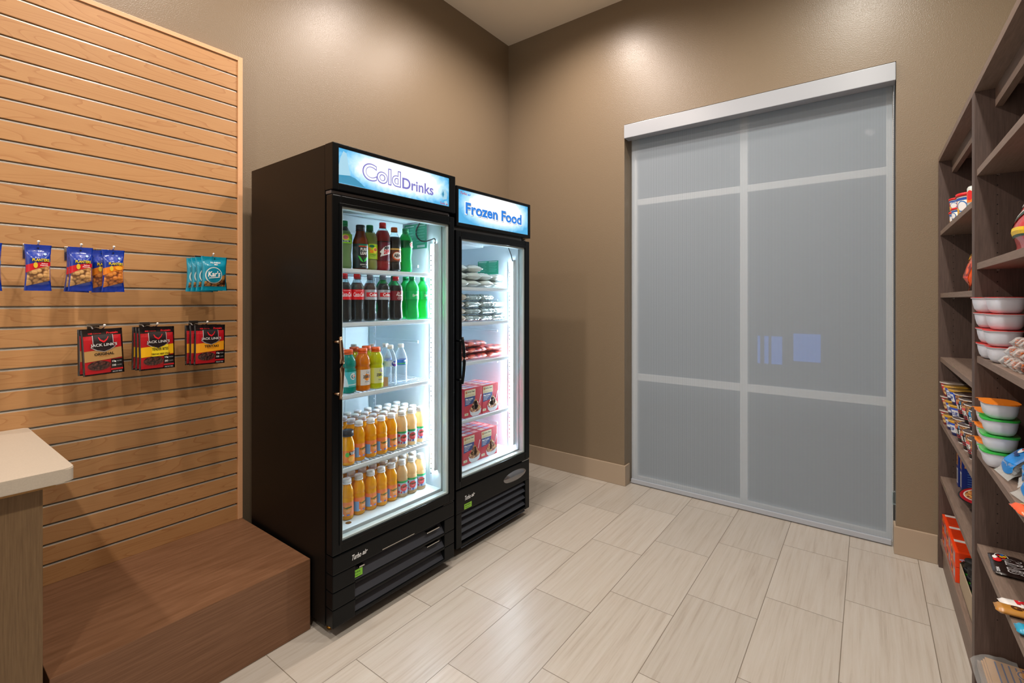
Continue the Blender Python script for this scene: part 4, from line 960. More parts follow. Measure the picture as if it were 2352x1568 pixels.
# trail mix bags
def mix_bag(label):
    t = thing('trail_mix_bag', label, 'snack bag', (0, 0, 0), 0, 'teal trail mix bags'); w, h, th = .106, .148, .030
    o, fn = pouch(t, w, h, th, [M_TEAL], lambda a, b: 0, name='bag_film', waist=.08, crimp=.08)
    D = Decal(); D.strip(-.044, .044, .018, lambda a: .040 + .030 * max(0, (a + .01) / .05), M_MIX, 1, 16, 6)
    D.ell(-.008, .066, .036, .036, (214, 222, 222), 2, 30).ell(-.008, .066, .032, .032, (0, 134, 164), 3, 30).text("Kar's", -.008, .072, .052, .024, WHITE, 4, offset=.03, shear=.15, rot=.05)
    D.strip(-.03, .016, lambda a: .052 + .1 * (a + .03), lambda a: .0545 + .12 * (a + .03), WHITE, 4, 4, 1)
    D.text('ALL ENERGY', .002, .122, .044, .007, WHITE, 2, offset=.02).text('MIX', .002, .113, .014, .006, WHITE, 2, offset=.02)
    D.ell(0, .139, .003, .003, (10, 30, 40), 3)
    D.build('bag_print', fn, t, .0013); return t
mb = mix_bag('teal trail mix bag, front one on the right upper hook'); mb.location = (XP, .893, TZ - .154); mb.rotation_euler = (0, 0, pi / 2)
for i in range(1, 4): hang(mb, .026 * i, .893 - .010 * i, TZ - .154 - .002 * i, 'teal trail mix bag, %s behind the front one' % (('second', 'third', 'last')[i - 1]), -.06 * i, .02 * (i - 2))
hook(.886, TZ, XP + .012, 'chrome hook holding the teal trail mix bags')
# jerky bags
def jerky_bag(label, kind):
    t = thing('jerky_bag', label, 'jerky bag', (0, 0, 0), 0, 'red and black jerky bags'); w, h, th = .122, .172, .014
    o, fn = pouch(t, w, h, th, [M_BLACKFILM], lambda a, b: 0, name='bag_film', waist=.0, crimp=.05, wr=.0005)
    band = {'original': (178, 138, 84), 'bites': (240, 184, 20), 'teriyaki': (238, 160, 30)}[kind]
    D = Decal(); D.strip(-.055, .055, .006, .148, (178, 16, 30), 1, 10, 10).strip(-.055, .055, lambda a: .052 + .08 * (a + .055), lambda a: .092 + .08 * (a + .055), band, 2, 8, 4)
    if kind == 'bites': D.strip(-.020, .036, .054, .100, (250, 220, 40), 3, 6, 4)
    D.poly([(-.030, .150), (-.030, .105), (-.036, .104), (-.020, .093), (.002, .086), (.022, .094), (.038, .105), (.031, .106), (.031, .150)], (196, 196, 200), 3)
    D.poly([(-.028, .150), (-.028, .106), (-.033, .105), (-.018, .095), (.002, .0885), (.021, .096), (.034, .105), (.029, .107), (.029, .150)], (34, 24, 28), 4)
    D.poly([(-.014, .142), (-.0115, .1425), (-.007, .134), (.002, .128), (.011, .135), (.015, .1435), (.0175, .143), (.012, .131), (.004, .122), (.0, .122), (-.010, .130)], (216, 26, 40), 5)
    D.text("JACK LINK'S", .002, .112, .080, .0155, (40, 36, 38), 5, offset=.07).text("JACK LINK'S", .002, .112, .078, .0135, (216, 214, 214), 6, offset=.02)
    D.text('100' if kind != 'bites' else '80', -.034, .157, .012, .006, (220, 30, 40), 2, offset=.03).text('Calories', -.014, .157, .022, .004, (220, 30, 40), 2).text('Protein', .030, .157, .034, .008, (220, 30, 40), 2, offset=.03)
    if kind == 'original': D.text('ORIGINAL', .002, .079, .058, .010, (34, 22, 16), 3, offset=.03).text('BEEF JERKY', .004, .070, .034, .004, (170, 90, 40), 3)
    elif kind == 'teriyaki': D.text('TERIYAKI', .004, .080, .056, .010, (34, 22, 16), 3, offset=.03).text('BEEF JERKY', .004, .071, .034, .004, (150, 80, 30), 3)
    else: D.text('TENDER BITES', .008, .083, .056, .011, (34, 22, 16), 4, offset=.02).text('TERIYAKI BEEF STEAK', .010, .063, .066, .007, (34, 22, 16), 4, offset=.02)
    D.ell(-.014, .036, .034, .018, M_MEAT, 2, 20)
    D.strip(.020, .056, .020, .056, (16, 12, 14), 4, 4, 3).strip(.020, .056, .014, .020, (214, 24, 36), 4, 4, 1).strip(.020, .056, .002, .013, (16, 12, 14), 4, 4, 1)
    D.text('13g' if kind != 'bites' else '12g', .029, .047, .012, .008, WHITE, 5, offset=.03).text('PROTEIN', .045, .047, .014, .004, (200, 200, 204), 5)
    D.text('100' if kind != 'bites' else '80', .029, .032, .012, .008, WHITE, 5, offset=.03).text('CALORIES', .045, .032, .014, .004, (200, 200, 204), 5).text('94% FAT FREE', .038, .0075, .028, .005, (210, 210, 214), 5)
    D.ell(0, .163, .003, .003, (6, 6, 8), 3)
    D.build('bag_print', fn, t, .0011); return t
def jset(kind, y, n, lbs, tilt, dy):
    z = TZ2 - .008 - .172
    j = jerky_bag(lbs[0], kind); j.location = (XP, y, z); j.rotation_euler = (0, tilt, pi / 2)
    for i in range(1, n): hang(j, .022 * i, y - dy * i, z, lbs[i], -.05 * i, tilt * (1 - .8 * i))
    return j
jset('original', .515, 2, ['red and tan jerky bag with bold dark lettering, front one on its hook', 'red and tan jerky bag half hidden behind the front tan one'], -.05, .010)
jset('bites', .683, 3, ['red and yellow tender bites jerky bag, middle lower hook, in front', 'red and yellow tender bites bag, second on the middle lower hook', 'red and yellow tender bites bag, last on the middle lower hook'], -.02, .006)
jset('teriyaki', .874, 3, ['red and orange teriyaki jerky bag, right lower hook, in front', 'red and orange teriyaki jerky bag, second on the right lower hook', 'red and orange teriyaki jerky bag, last on the right lower hook'], .01, .008)
for i, y in enumerate((.513, .680, .862)): hook(y, TZ2, XP + .012, 'chrome hook holding jerky bags, %s of the three lower hooks' % ('left', 'middle', 'right')[i])

# ================================================================ SHELVING ON THE RIGHT
FX, BX_ = .288, .705
M_PIN = basic('pin_hole_dark', (12, 10, 10), .8)
def unit(label, y0, y1, shelves):
    t = thing('shelving_unit', label, 'shelving unit', (0, 0, 0), 0, 'dark wood shelving units')
    P = .024
    for y, lb in ((y0, 'near'), (y1 - P, 'far')):
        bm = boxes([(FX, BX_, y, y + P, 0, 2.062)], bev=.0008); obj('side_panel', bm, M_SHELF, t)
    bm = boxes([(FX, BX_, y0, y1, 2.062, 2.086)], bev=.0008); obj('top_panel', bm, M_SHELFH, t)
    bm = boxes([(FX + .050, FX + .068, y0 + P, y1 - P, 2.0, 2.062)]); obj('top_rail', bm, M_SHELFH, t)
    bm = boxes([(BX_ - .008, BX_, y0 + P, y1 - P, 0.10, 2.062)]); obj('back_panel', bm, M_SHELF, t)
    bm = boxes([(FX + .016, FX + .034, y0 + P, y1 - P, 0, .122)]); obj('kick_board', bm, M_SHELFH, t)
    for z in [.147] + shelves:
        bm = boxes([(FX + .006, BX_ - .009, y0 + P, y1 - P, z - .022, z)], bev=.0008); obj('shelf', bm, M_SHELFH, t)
        if z > .2:
            bm = bmesh.new()
            for yy in (y1 - P, y0 + P): add_box(bm, FX + .052, FX + .060, yy - .006 if yy == y1 - P else yy, yy if yy == y1 - P else yy + .006, z - .027, z - .0225)
            obj('shelf_pin', bm, M_STEEL, t)
    bm = bmesh.new()
    for yy in (y1 - P - .0004, y0 + P + .0004):
        for i in range(50):
            z = .30 + i * .032; n = 8
            bm.faces.new([bm.verts.new((FX + .055 + .0019 * cos(2 * pi * q / n), yy, z + .0019 * sin(2 * pi * q / n))) for q in range(n)])
    obj('pin_holes', bm, M_PIN, t)
    return t
unit('dark wood shelving unit against the back wall, farther of the two', 2.250, 3.262, [.465, .750, 1.070, 1.393, 1.708])
unit('dark wood shelving unit cut by the right edge, nearer of the two', 1.236, 2.248, [.539, .856, 1.171, 1.484, 1.799])
RZ = -pi / 2
def at_shelf(o, x, y, z, rz=0, rx=0, ry=0): o.location = (x, y, z); o.rotation_euler = (rx, ry, RZ + rz); return o
# --- noodle bowls with film lids
def bowl(label, lid, group, name='noodle_bowl'):
    t = thing(name, label, 'food bowl', (0, 0, 0), 0, group)
    bm = bmesh.new(); n = 32
    def rr(sx, sy, z, p=3.0):
        r = []; sx *= .86; sy *= .85
        for i in range(n):
            a = 2 * pi * i / n; c, s = cos(a), sin(a)
            r.append(bm.verts.new((sx * abs(c) ** (2 / p) * (1 if c >= 0 else -1), sy * abs(s) ** (2 / p) * (1 if s >= 0 else -1), z)))
        return r
    R_ = [rr(.039, .029, .0), rr(.046, .035, .003), rr(.053, .041, .012), rr(.057, .045, .028), rr(.059, .0465, .041), rr(.059, .0465, .0425), rr(.0625, .050, .0435), rr(.063, .0505, .0465)]
    for A, B in zip(R_, R_[1:]):
        for i in range(n):
            f = bm.faces.new((A[i], A[(i + 1) % n], B[(i + 1) % n], B[i])); f.smooth = True
    bm.faces.new(R_[0]); obj('tub', bm, M_BOWL, t)
    bm = bmesh.new(); A = rr(.0632, .0508, .0462 if lid is LIDR else .0440); B = rr(.0632, .0508, .0480); bm.faces.new(A); bm.faces.new(B)
    for i in range(n): bm.faces.new((A[i], A[(i + 1) % n], B[(i + 1) % n], B[i]))
    q = [bm.verts.new(p) for p in ((-.049, -.026, .0481), (-.054, -.040, .0470), (-.044, -.046, .0470), (-.032, -.040, .0481))]; bm.faces.new(q)
    obj('film_lid', bm, lid, t); return t
LIDR = basic('lid_red', (206, 40, 34), .35, coat=.5); LIDO = basic('lid_orange', (232, 128, 26), .35, coat=.5); LIDG = basic('lid_green', (40, 170, 60), .35, coat=.5)
BR = BO = BG = None
lv = ('bottom', 'second', 'third', 'top')
for st, (y, x) in enumerate(((2.150, .316), (2.025, .325))):
    for i in range(4):
        dx = (.010, .008, .004, -.002)[i] if st == 0 else (.004, -.002, .004, .004)[i]
        lb = 'white bowl with red film lid, %s of the %s stack on the shelf' % (lv[i], ('farther', 'nearer')[st])
        loc = (x + dx, y - .006 * (i % 2), 1.1725 + .0492 * i)
        if BR is None: BR = bowl(lb, LIDR, 'bowls with red lids'); at_shelf(BR, *loc)
        else: dup(BR, loc, RZ + .03 * (i - 1), lb)
seq = [(0, 'O'), (0, 'O'), (0, 'O'), (1, 'G'), (1, 'G'), (1, 'G'), (1, 'O')]
for i in range(7):
    st = 0 if i < 3 else 1; k = i if st == 0 else i - 3; col = seq[i][1]
    x, y = ((.328, 2.155), (.322, 2.035))[st]; loc = (x + .004 * ((i * 3) % 3 - 1), y, .8575 + .0492 * k)
    lb = 'white bowl with %s film lid, %s of the %s stack below the red lids' % ({'O': 'orange', 'G': 'green'}[col], lv[k], ('farther', 'nearer')[st])
    if col == 'O':
        if BO is None: BO = bowl(lb, LIDO, 'bowls with orange and green lids'); at_shelf(BO, *loc)
        else: dup(BO, loc, RZ + .05, lb)
    else:
        if BG is None: BG = bowl(lb, LIDG, 'bowls with orange and green lids'); at_shelf(BG, *loc)
        else: dup(BG, loc, RZ - .04, lb)
# --- bags of chips
def chip_bag(name, label, w, h, th, base, deco, loc, rz, tilt, seed=3, lean=0, waist=.05):
    t = thing(name, label, 'chip bag', loc, 0); t.rotation_euler = (tilt, 0, RZ + rz)
    o, fn = pouch(t, w, h, th, [base], lambda a, b: 0, name='bag_film', waist=waist, crimp=.06, seed=seed, lean=lean, wr=.0008)
    D = Decal(); deco(D); D.build('bag_print', fn, t, .0013); return t
M_REDFILM = basic('red_film', (206, 24, 28), .25, coat=1, bump=(40, .6, .004)); M_ORFILM = basic('orange_film', (226, 84, 22), .25, coat=1, bump=(40, .6, .004)); M_YELFILM = basic('yellow_film', (240, 200, 20), .3, coat=.6)
def deco1(D):
    D.strip(-.078, .078, .045, .062, (236, 200, 30), 1, 10, 2).strip(-.078, .078, .040, .045, (20, 70, 40), 1, 10, 1).strip(-.07, .07, lambda a: .075 + .3 * (a + .07), lambda a: .080 + .3 * (a + .07), (235, 235, 235), 2, 8, 1)
    D.strip(-.07, .07, lambda a: .063 + .3 * (a + .07), lambda a: .075 + .3 * (a + .07), (24, 60, 40), 2, 8, 1).strip(-.08, .08, .0, .012, (240, 206, 20), 1, 8, 1).text('CHIPS', .01, .135, .10, .034, WHITE, 2, offset=.04)
chip_bag('chip_bag', 'red crisp bag with yellow stripe lying open-side up above the red lidded bowls', .175, .215, .07, M_REDFILM, deco1, (.338, 1.890, 1.488), .0, -.30, lean=.55)
def deco2(D): D.strip(-.108, .108, .012, .105, M_SNACK, 1, 12, 8).text('HOT', .0, .13, .08, .035, (30, 20, 20), 2, offset=.05).text('HOT', .0, .131, .078, .033, (250, 200, 40), 3, offset=.02)
chip_bag('chip_bag', 'orange snack bag with printed fiery snacks leaning at the divider', .240, .190, .07, M_ORFILM, deco2, (.335, 2.700, 1.396), -.15, -.30, 5, lean=.45)
bm = None
chip_bag('chip_bag', 'yellow topped snack bag standing behind the orange one', .14, .24, .05, M_YELFILM, lambda D: D.strip(-.06, .06, .02, .17, (200, 30, 36), 1, 8, 6), (.415, 2.66, 1.396), 0, -.10, 6)
# --- tubs and cans on the top shelf of the far unit
def tub(label, r, h):
    t = thing('snack_tub', label, 'snack tub', (0, 0, 0), 0, 'red lidded snack tubs')
    bm = bmesh.new(); lathe(bm, [(0, 0), (r * .86, 0), (r * .88, .003), (r, h * .86), (0, h * .86)], 28); obj('tub_wall', bm, C(236, 226, 208), t)
    bm = bmesh.new(); lathe(bm, [(0, h * .86), (r * 1.06, h * .86), (r * 1.06, h * .97), (r * 1.0, h), (0, h)], 28); obj('lid', bm, CAPR, t)
    D = Decal(); z = h * .86; D.strip(-2 * r, 2 * r, z * .8, z * .93, (40, 90, 180), 1, 24, 1).strip(-2 * r, -.35 * r, z * .1, z * .8, (210, 40, 50), 1, 10, 2).ell(.15 * r, z * .5, r * .42, z * .28, (60, 120, 190), 2).ell(.15 * r, z * .5, r * .34, z * .22, (236, 236, 236), 3).ell(-.5 * r, z * .3, r * .4, z * .18, (240, 180, 40), 3).strip(.75 * r, 1.3 * r, z * .35, z * .8, (60, 40, 50), 2, 6, 2)
    D.build('label', lambda a, b, l: wrap(r * (.88 + .12 * b / z))(a, b, l), t); return t
T1 = at_shelf(tub('large snack tub with red lid beside the slim cans', .052, .098), .352, 2.745, 1.7085, .5)
T2 = tub('small snack tub with red lid, lower of the far pair', .040, .062); at_shelf(T2, .345, 3.02, 1.7085, .3)
dup(T2, (.345, 3.02, 1.771), RZ + .6, 'small snack tub with red lid, upper of the far pair'); dup(T2, (.340, 2.90, 1.7085), RZ + .2, 'small snack tub with red lid between the large tub and the far pair')
def can(label, c1, c2, h=.105):
    t = thing('slim_can', label, 'can', (0, 0, 0), 0, 'slim cans'); r = .027
    bm = bmesh.new(); lathe(bm, [(0, 0), (r * .8, 0), (r, .006), (r, h - .008), (r * .86, h), (r * .82, h - .003), (0, h - .003)], 24); obj('can_wall', bm, basic('can_' + label[:8].replace(' ', '_'), (222, 226, 222), .25, metal=.3), t)
    D = Decal(); D.strip(-.02, .02, .04, h * .8, c1, 1, 8, 2).ell(.004, h * .65, .013, .02, c2, 2).strip(-.02, .02, .008, .03, (30, 140, 70), 2, 8, 1); D.build('label', wrap(r), t); return t
at_shelf(can('slim white can with fruit print, beside the large tub', (236, 120, 40), (214, 40, 40)), .345, 2.625, 1.7085, .5)
at_shelf(can('tall slim can with green script, right of the fruit can', (220, 230, 222), (60, 130, 90), .135), .352, 2.545, 1.7085, .5)
# --- noodle cups
def cup(label, kind):
    t = thing('noodle_cup', label, 'noodle cup', (0, 0, 0), 0, 'instant noodle cups')
    col = {'red': (186, 24, 34), 'blue': (24, 60, 160), 'black': (26, 24, 26)}[kind]
    r0, r1, h = ((.036, .050, .068) if kind != 'black' else (.042, .058, .104))
    bm = bmesh.new(); lathe(bm, [(0, .002), (r0 * .9, .002), (r0 * .9, 0), (r0, 0), (r1, h), (0, h)], 28); obj('cup_wall', bm, C(*col), t)
    bm = bmesh.new(); lathe(bm, [(r1, h - .003), (r1 * 1.05, h - .003), (r1 * 1.05, h), (0, h + .0008)], 28); obj('foil_lid', bm, basic('paper_lid_' + kind, {'red': (120, 108, 100), 'blue': (126, 96, 40), 'black': (58, 40, 36)}[kind], .25, coat=.6), t)
    bm = bmesh.new(); lathe(bm, [(r1 * .99, h - .004), (r1 * 1.055, h - .004), (r1 * 1.055, h - .0008), (r1 * .99, h - .0008)], 28); obj('cup_rim', bm, C(*((226, 220, 214) if kind != 'blue' else (236, 180, 40))), t)
    D = Decal(); rf = lambda b: r0 + (r1 - r0) * b / h
    if kind == 'black':
        D.ell(.0, h * .80, .042, h * .19, M_FOOD, 1, 20).strip(-.13, .13, h * .30, h * .33, (190, 20, 40), 1, 20, 1).strip(-.13, .13, h * .22, h * .25, (190, 20, 40), 1, 20, 1).text('STIR FRY', .0, h * .46, .072, .020, WHITE, 2, offset=.03).ell(.020, h * .66, .015, .012, (50, 150, 220), 3).strip(-.13, .13, .0, .004, WHITE, 1, 20, 1)
        D.strip(-.03, -.005, h * .55, h * .66, (226, 90, 90), 2, 4, 1)
    elif kind == 'blue': D.strip(-.016, .018, h * .2, h * .7, (220, 226, 236), 1, 6, 2).strip(-.11, .11, h * .84, h * .94, (236, 180, 30), 1, 20, 1).text('CUP', 0, h * .46, .026, .014, (24, 60, 160), 2, offset=.04).ell(-.04, h * .4, .014, .02, M_FOOD, 1)
    else: D.strip(-.02, .02, h * .72, h * .82, (226, 220, 210), 1, 6, 1).ell(0, h * .4, .014, .018, (230, 196, 130), 1).text('RICE', 0, h * .4, .02, .010, (120, 20, 20), 2, offset=.03)
    D.build('label', lambda a, b, l: wrap(rf(b))(a, b, l), t); return t
cu = {}
for kind, spots, n, dz in (('red', [(.335, 3.150)], 3, .0695), ('blue', [(.338, 3.035), (.341, 2.918)], 3, .0695), ('black', [(.352, 2.780), (.354, 2.650), (.354, 2.520), (.352, 2.390)], 2, .1055)):
    for q, (x, y) in enumerate(spots):
        for i in range(n):
            lb = '%s noodle cup, %s layer, %s' % (kind, ('bottom', 'second', 'top')[i] if n == 3 else ('bottom', 'top')[i], {'red': 'at the far end of the shelf', 'blue': ('farther', 'nearer')[q % 2] + ' of the two blue stacks', 'black': 'stack number %d from the far end' % (q + 1) if False else ('farthest', 'second', 'third', 'nearest')[q] + ' of the black stacks'}[kind])
            loc = (x + .003 * (i % 2), y - .004 * i, .7505 + dz * i)
            if kind not in cu: cu[kind] = at_shelf(cup(lb, kind), *loc, rz=.45)
            else: dup(cu[kind], loc, RZ + .45 + .2 * ((i + q) % 3 - 1), lb)
# --- blue meal boxes and a noodle tray
def blue_box(label):
    t = thing('meal_box', label, 'food box', (0, 0, 0), 0, 'blue upright meal boxes'); w, d, h = .150, .045, .175
    bm = boxes([(0, w, 0, d, 0, h)], bev=.001); obj('carton', bm, C(20, 46, 130), t)
    D = Decal(); D.poly([(.01, .11), (.14, .11), (.14, .165), (.01, .165)], (230, 150, 40), 1)
    for i in range(8): D.strip(.02, .12, .015 + i * .011, .017 + i * .011, (90, 140, 210), 1, 1, 1)
    D.build('box_print', flat_y(0), t)
    D = Decal(); D.poly([(-.040, .015), (-.006, .015), (-.006, .085), (-.040, .085)], (226, 228, 232), 1)
    for i in range(9): D.poly([(-.036, .022 + i * .0062), (-.012, .022 + i * .0062), (-.012, .025 + i * .0062), (-.036, .025 + i * .0062)], (90, 96, 110), 2)
    D.poly([(-.042, .10), (-.003, .10), (-.003, .165), (-.042, .165)], M_FOOD, 1); D.build('end_print', lambda a, b, l: (-l, -a, b), t)
    return t
b1 = blue_box('blue meal box standing on end, nearer of the two'); b1.location = (.350, 3.035, .4655)
dup(b1, (.345, 3.10, .4655), 0, 'blue meal box standing on end, farther of the two')
t = thing('noodle_tray', 'black noodle tray with printed bowl, tilted against the blue boxes', 'food tray', (.392, 2.79, .489), 0); t.rotation_euler = (.25, .0, -.55)
bm = bmesh.new(); lathe(bm, [(0, 0), (.055, 0), (.075, .040), (.078, .044), (0, .044)], 30); obj('tray', bm, C(22, 20, 22), t)
D = Decal(); D.ell(0, 0, .072, .072, (170, 20, 36), 1, 30).ell(-.012, 0, .050, .050, (226, 220, 210), 2, 24).ell(-.012, 0, .045, .045, M_FOOD, 3, 24).ell(.045, .02, .016, .010, (60, 150, 220), 3); D.build('lid_print', lambda a, b, l: (a, b, .0445 + l), t)
# --- detergent boxes
def soap_box(label):
    t = thing('detergent_box', label, 'detergent box', (0, 0, 0), 0, 'red orange detergent boxes'); w, d, h = .151, .078, .064
    bm = boxes([(0, w, 0, d, 0, h)], bev=.001); obj('carton', bm, C(226, 62, 12), t)       # x along the shelf
    D = Decal(); D.ell(.05, .032, .026, .026, (250, 170, 30), 1, 20).ell(.05, .032, .018, .018, (226, 62, 12), 2, 20).ell(.05, .032, .014, .014, (250, 190, 40), 3, 20).text('Tide', .05, .032, .040, .022, (30, 50, 150), 4, offset=.06).strip(.10, .14, .012, .052, (150, 160, 180), 1, 3, 2)
    D.build('front_print', flat_y(0), t)
    D = Decal(); D.poly([(.004, .010), (.030, .010), (.030, .070), (.004, .070)], (232, 226, 222), 1)
    for i in range(5): D.poly([(.05 + i * .018, .012), (.052 + i * .018, .012), (.052 + i * .018, .066), (.05 + i * .018, .066)], (160, 30, 10), 1)
    D.build('top_print', lambda a, b, l: (a, b, h + l), t)
    D = Decal(); D.text('Tide', .035, .030, .040, .024, (210, 190, 220), 1, offset=.05, rot=.2); D.build('end_print', lambda a, b, l: (w + l, a, b), t)
    return t
sb = None
for q in range(3):
    for c in range(3):
        for i in range(2):
            lb = 'red orange detergent box, %s layer, %s row back, %s from the far end' % (('lower', 'upper')[i], ('front', 'middle', 'rear')[c], ('first', 'second', 'third')[q])
            loc = (.300 + .080 * c, 3.232 - .1525 * q, .1475 + .0655 * i)
            if sb is None: sb = soap_box(lb); at_shelf(sb, *loc)
            else: dup(sb, loc, RZ, lb)
# --- open card box with black tubs
t = thing('display_box', 'open tan card display box on the bottom shelf beside the detergent', 'cardboard box', (.312, 2.36, .1475), 0)
bm = boxes([(0, .003, 0, .40, 0, .095), (.157, .160, 0, .40, 0, .095), (0, .16, 0, .003, 0, .095), (0, .16, .397, .40, 0, .095), (0, .16, 0, .40, 0, .003)]); obj('box_walls', bm, basic('tan_card', (168, 150, 126), .8), t)
bm = bmesh.new(); v = [bm.verts.new(p) for p in ((0, .397, .095), (.16, .397, .095), (.155, .345, .125), (.005, .345, .125))]; bm.faces.new(v)
v = [bm.verts.new(p) for p in ((0, .398, .0955), (.16, .398, .0955), (.155, .346, .1258), (.005, .346, .1258))]; bm.faces.new(v); obj('box_flap', bm, C(60, 40, 30), t)
def jar(label):
    t = thing('black_jar', label, 'jar', (0, 0, 0), 0, 'black jars in the display box'); r = .033
    bm = bmesh.new(); lathe(bm, [(0, 0), (r, 0), (r, .085), (r * .8, .095), (0, .095)], 24); obj('jar_wall', bm, C(24, 24, 26), t)
    bm = bmesh.new(); lathe(bm, [(0, .095)] + [(r * (.86 if i % 2 else .82), .095 + .004 * i) for i in range(9)] + [(0, .127)], 24); obj('lid', bm, M_RUBBER, t)
    D = Decal(); D.strip(-.08, .08, .02, .075, (200, 30, 40), 1, 24, 2).strip(-.08, .08, lambda a: .055 + .012 * sin(a * 160), .078, (70, 180, 50), 2, 30, 1).strip(-.08, .08, .014, .018, (170, 200, 60), 2, 24, 1).text('MIX', 0, .038, .04, .014, WHITE, 3, offset=.03); D.build('label', wrap(r), t); return t
jb = None
for i, y in enumerate((2.72, 2.645, 2.57, 2.495, 2.42)):
    lb = 'black jar with red and green label, %s in the display box' % ('farthest', 'second', 'third', 'fourth', 'nearest')[i]
    if jb is None: jb = at_shelf(jar(lb), .350, y, .151, .5)
    else: dup(jb, (.350, y, .151), RZ + .5 + .1 * i, lb)
# --- crackers, pouches, candy on the near unit
CR = None
M_CRK = nuts_mat('orange_crackers', (226, 120, 30), (200, 84, 20), (120, 50, 20), 60)
def cracker(label):
    t = thing('cracker_pack', label, 'cracker pack', (0, 0, 0), 0, 'cellophane cracker packs')
    bm = boxes([(-.054, .050, -.0205, .0205, .004 + i * .007, .0095 + i * .007) for i in range(3)], bev=.002); obj('crackers', bm, M_CRK, t)
    o = parcel('wrapper', M_WRAP, .135, .046, .028, 5, t, wob=.2); D = Decal(); D.poly([(-.03, -.014), (.01, -.014), (.01, .014), (-.03, .014)], (206, 30, 80), 1); D.build('wrapper_print', lambda a, b, l: (a, b, .0285 + l), t)
    return t
for j in range(3):
    for i in range(4):
        y = 1.985 - .052 * i - .01 * j; lb = 'orange cracker pack in cellophane, %s layer, %s from the far end, before the bowls' % (('bottom', 'middle', 'top')[j], ORD[i])
        loc = (.364 + .004 * (i % 2) + .006 * j, y - .078 - .02 * j, 1.1725 + .0285 * j)
        if CR is None: CR = at_shelf(cracker(lb), *loc, rz=pi / 2)
        else: dup(CR, loc, RZ + pi / 2 + .12 * ((i + j) % 3 - 1), lb)
M_POUCHB = basic('bright_blue_film', (0, 120, 196), .25, coat=1, bump=(40, .6, .004))
pc = None
for i, (x, y, z, rx, rz, lb) in enumerate(((.302, 1.915, .862, .80, .1, 'blue and clear candy bag in front of the green lidded bowls, farthest'), (.318, 1.808, .876, .70, -.2, 'blue and clear candy bag, upper one of the nearer pair'), (.304, 1.700, .862, .95, .2, 'blue and clear candy bag, lower one of the nearer pair'))):
    if pc is None:
        pc = thing('candy_bag', lb, 'candy bag', (0, 0, 0), 0, 'blue and clear candy bags')
        o, fn = pouch(pc, .115, .125, .045, [M_WRAP], lambda a, b: 0, name='clear_film', waist=.1, seed=9, wr=.001)
        D = Decal(); D.strip(-.045, .045, lambda a: .012 + 6 * a * a, .090, (0, 120, 200), 1, 12, 6).ell(.0, .085, .012, .012, (230, 236, 244), 2).ell(.003, .090, .007, .005, (214, 30, 50), 3).text('Pep', .0, .068, .04, .016, (20, 40, 110), 3, offset=.04).strip(-.045, .045, .1, .108, (230, 236, 240), 2, 10, 1); D.build('bag_print', fn, pc, .0013)
        bm = bmesh.new(); rnd = random.Random(4)
        for q in range(16):
            cx, cz = rnd.uniform(-.036, .036), rnd.uniform(.02, .10); add_box(bm, cx - .008, cx + .008, -.008, .004, cz - .005, cz + .005, bev=.003)
        obj('wrapped_sweets', bm, basic('pale_sweets', (206, 214, 222), .4), pc)
        pc.location = (x, y, z); pc.rotation_euler = (-rx, 0, RZ + rz)
    else: dup(pc, (x, y, z), None, lb, rot=(-rx, 0, RZ + rz))
def flatpack(name, label, cat, w, d, h, base, deco, loc, rz, group=None):
    t = thing(name, label, cat, loc, 0, group); t.rotation_euler = (0, 0, RZ + rz)
    parcel('wrapper', base, w, d, h, 8, t, 16, 10, .12, .03); D = Decal(); deco(D); D.build('wrapper_print', lambda a, b, l: (a, b, h * .5 + h * .5 * max(.02, (1 - abs(2 * b / d) ** 3) ** .6) + .0006 + l), t); return t
def deco3(D):
    for i in range(5): D.strip(-.06, .05, .012 - i * .012, .015 - i * .012, (214, 90, 20) if i % 2 else (250, 220, 60), 1, 6, 1)
    D.text('PEANUT', .0, .0, .08, .024, (250, 220, 40), 2, offset=.04)
flatpack('candy_pack', 'bright orange candy pack lying at the right edge', 'candy pack', .15, .075, .020, basic('orange_wrap', (236, 84, 16), .3, coat=.8), deco3, (.350, 1.615, .8575), pi / 2 + .1)
DKB = basic('dark_brown_wrap', (34, 22, 20), .3, coat=.8)
def deco_mm(D):
    D.text('MiNiS', .012, .012, .105, .040, (226, 226, 230), 1, offset=.05).text('MiNiS', .012, .012, .100, .034, (40, 26, 24), 2, offset=.01)
    D.ell(-.045, -.012, .024, .016, (226, 226, 226), 1).ell(-.045, -.012, .0215, .014, (40, 26, 24), 2)
    for (a, b, c) in ((-.055, -.010, (40, 120, 210)), (-.047, -.004, (240, 190, 20)), (-.041, -.012, (240, 200, 30)), (-.049, -.017, (206, 30, 30)), (-.036, -.008, (206, 40, 30))): D.ell(a, b, .0058, .0048, c, 3)
    D.ell(-.018, -.023, .017, .010, (206, 24, 30), 3).ell(-.035, -.027, .012, .006, (226, 226, 226), 3)
    D.text('SHARE SIZE', .055, -.028, .030, .007, (220, 220, 224), 2, offset=.03)
mm = flatpack('chocolate_candy_bag', 'dark brown chocolate candy bag with coloured sweets, farther one', 'candy bag', .150, .080, .012, DKB, deco_mm, (.344, 2.072, .5405), -pi / 2 + pi / 2 + .0, 'dark chocolate candy bags')
mm.rotation_euler = (0, 0, RZ - .06)
dup(mm, (.428, 2.050, .5405), RZ - .02, 'dark brown chocolate candy bag with coloured sweets, nearer one')
def deco_bar(c, s): return lambda D: D.text(s, .0, .0, .08, .020, c, 2, offset=.05)
flatpack('candy_bar', 'yellow candy pack half out of the picture behind the white bar', 'candy bar', .12, .07, .015, M_YELFILM, deco_bar((190, 30, 30), 'NUTS'), (.400, 1.885, .5405), .3)
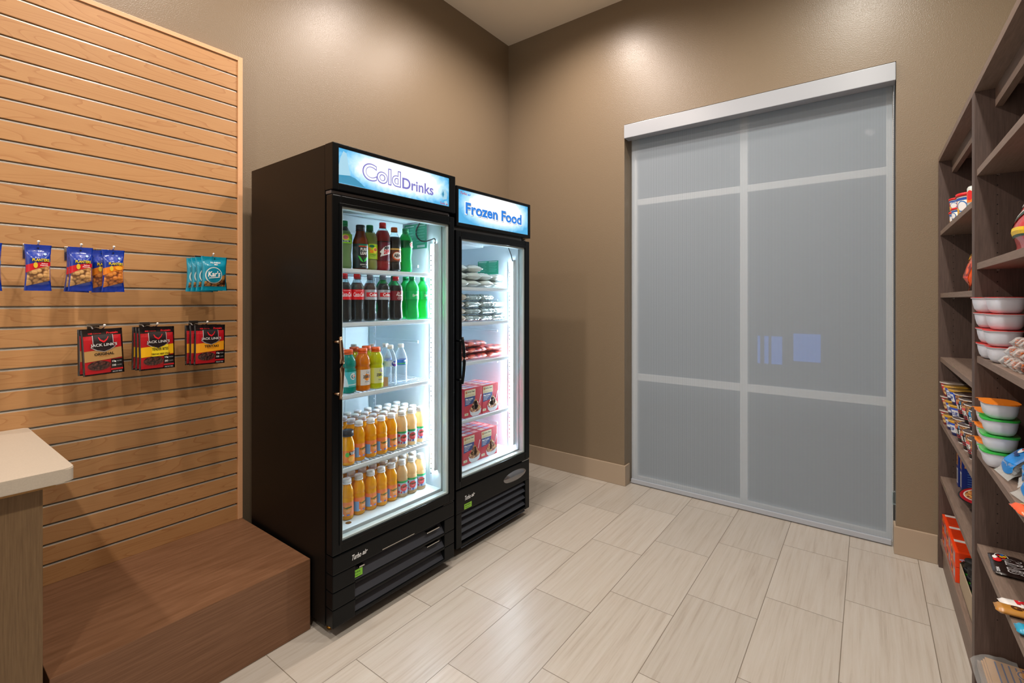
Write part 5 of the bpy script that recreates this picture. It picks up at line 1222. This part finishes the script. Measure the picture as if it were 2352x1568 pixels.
flatpack('candy_bar', 'white and red candy bar lying on the lower shelf near the right edge', 'candy bar', .14, .045, .018, basic('white_wrap', (226, 222, 220), .3, coat=.8), deco_bar((200, 30, 40), 'KAT'), (.352, 1.815, .5405), pi / 2 + .15)
flatpack('candy_bar', 'golden brown candy bar next to the white one', 'candy bar', .14, .045, .018, basic('gold_wrap', (176, 122, 50), .3, coat=.8), deco_bar((80, 40, 20), 'GOLD'), (.338, 1.775, .5405), pi / 2)
flatpack('candy_bar', 'blue and white candy bar lying nearest on the lower shelf', 'candy bar', .14, .045, .018, basic('blue_wrap', (20, 150, 190), .3, coat=.8), deco_bar((240, 240, 240), 'ALMOND'), (.362, 1.690, .5405), pi / 2)
# --- flat shipping cartons in stretch film at the bottom
cb = None
for i in range(3):
    lb = 'flat corrugated carton with blue print at the bottom right, %s of three' % ('lowest', 'middle', 'top')[i]
    if cb is None:
        cb = thing('flat_carton', lb, 'cardboard', (.302, 2.215, .1475), 0, 'flat cartons on the bottom shelf')
        bm = boxes([(0, .36, -.30, 0, 0, .0075)], bev=.001); obj('carton', bm, M_CARD, cb)
        D = Decal()
        for q in range(9): D.poly([(.020 + q * .016, -.28), (.024 + q * .016, -.28), (.024 + q * .016, -.01), (.020 + q * .016, -.01)], (50, 70, 120), 1)
        D.ell(.085, -.045, .020, .026, (196, 140, 84), 2).ell(.085, -.045, .017, .022, (50, 70, 120), 3).ell(.085, -.045, .013, .018, (196, 140, 84), 4); D.build('carton_print', lambda a, b, l: (a, b, .0075 + l), cb)
    else: dup(cb, (.302 + .004 * i, 2.215 - .004 * i, .1475 + .0095 * i), 0, lb)
bm = bmesh.new(); rnd = random.Random(12); nx, ny = 12, 12; Gd = []
for i in range(nx + 1):
    row = []
    for j in range(ny + 1):
        a = i / nx; y = 2.21 - .22 * j / ny; x = .275 + .11 * a; z = .1485 + .034 * min(1, a * 2.2) ** .6 + rnd.uniform(0, .006)
        row.append(bm.verts.new((x, y, z)))
    Gd.append(row)
for i in range(nx):
    for j in range(ny): bm.faces.new((Gd[i][j], Gd[i + 1][j], Gd[i + 1][j + 1], Gd[i][j + 1])).smooth = True
tag(obj('stretch_film', bm, M_WRAP), 'crumpled clear stretch film around the flat cartons', 'plastic film')
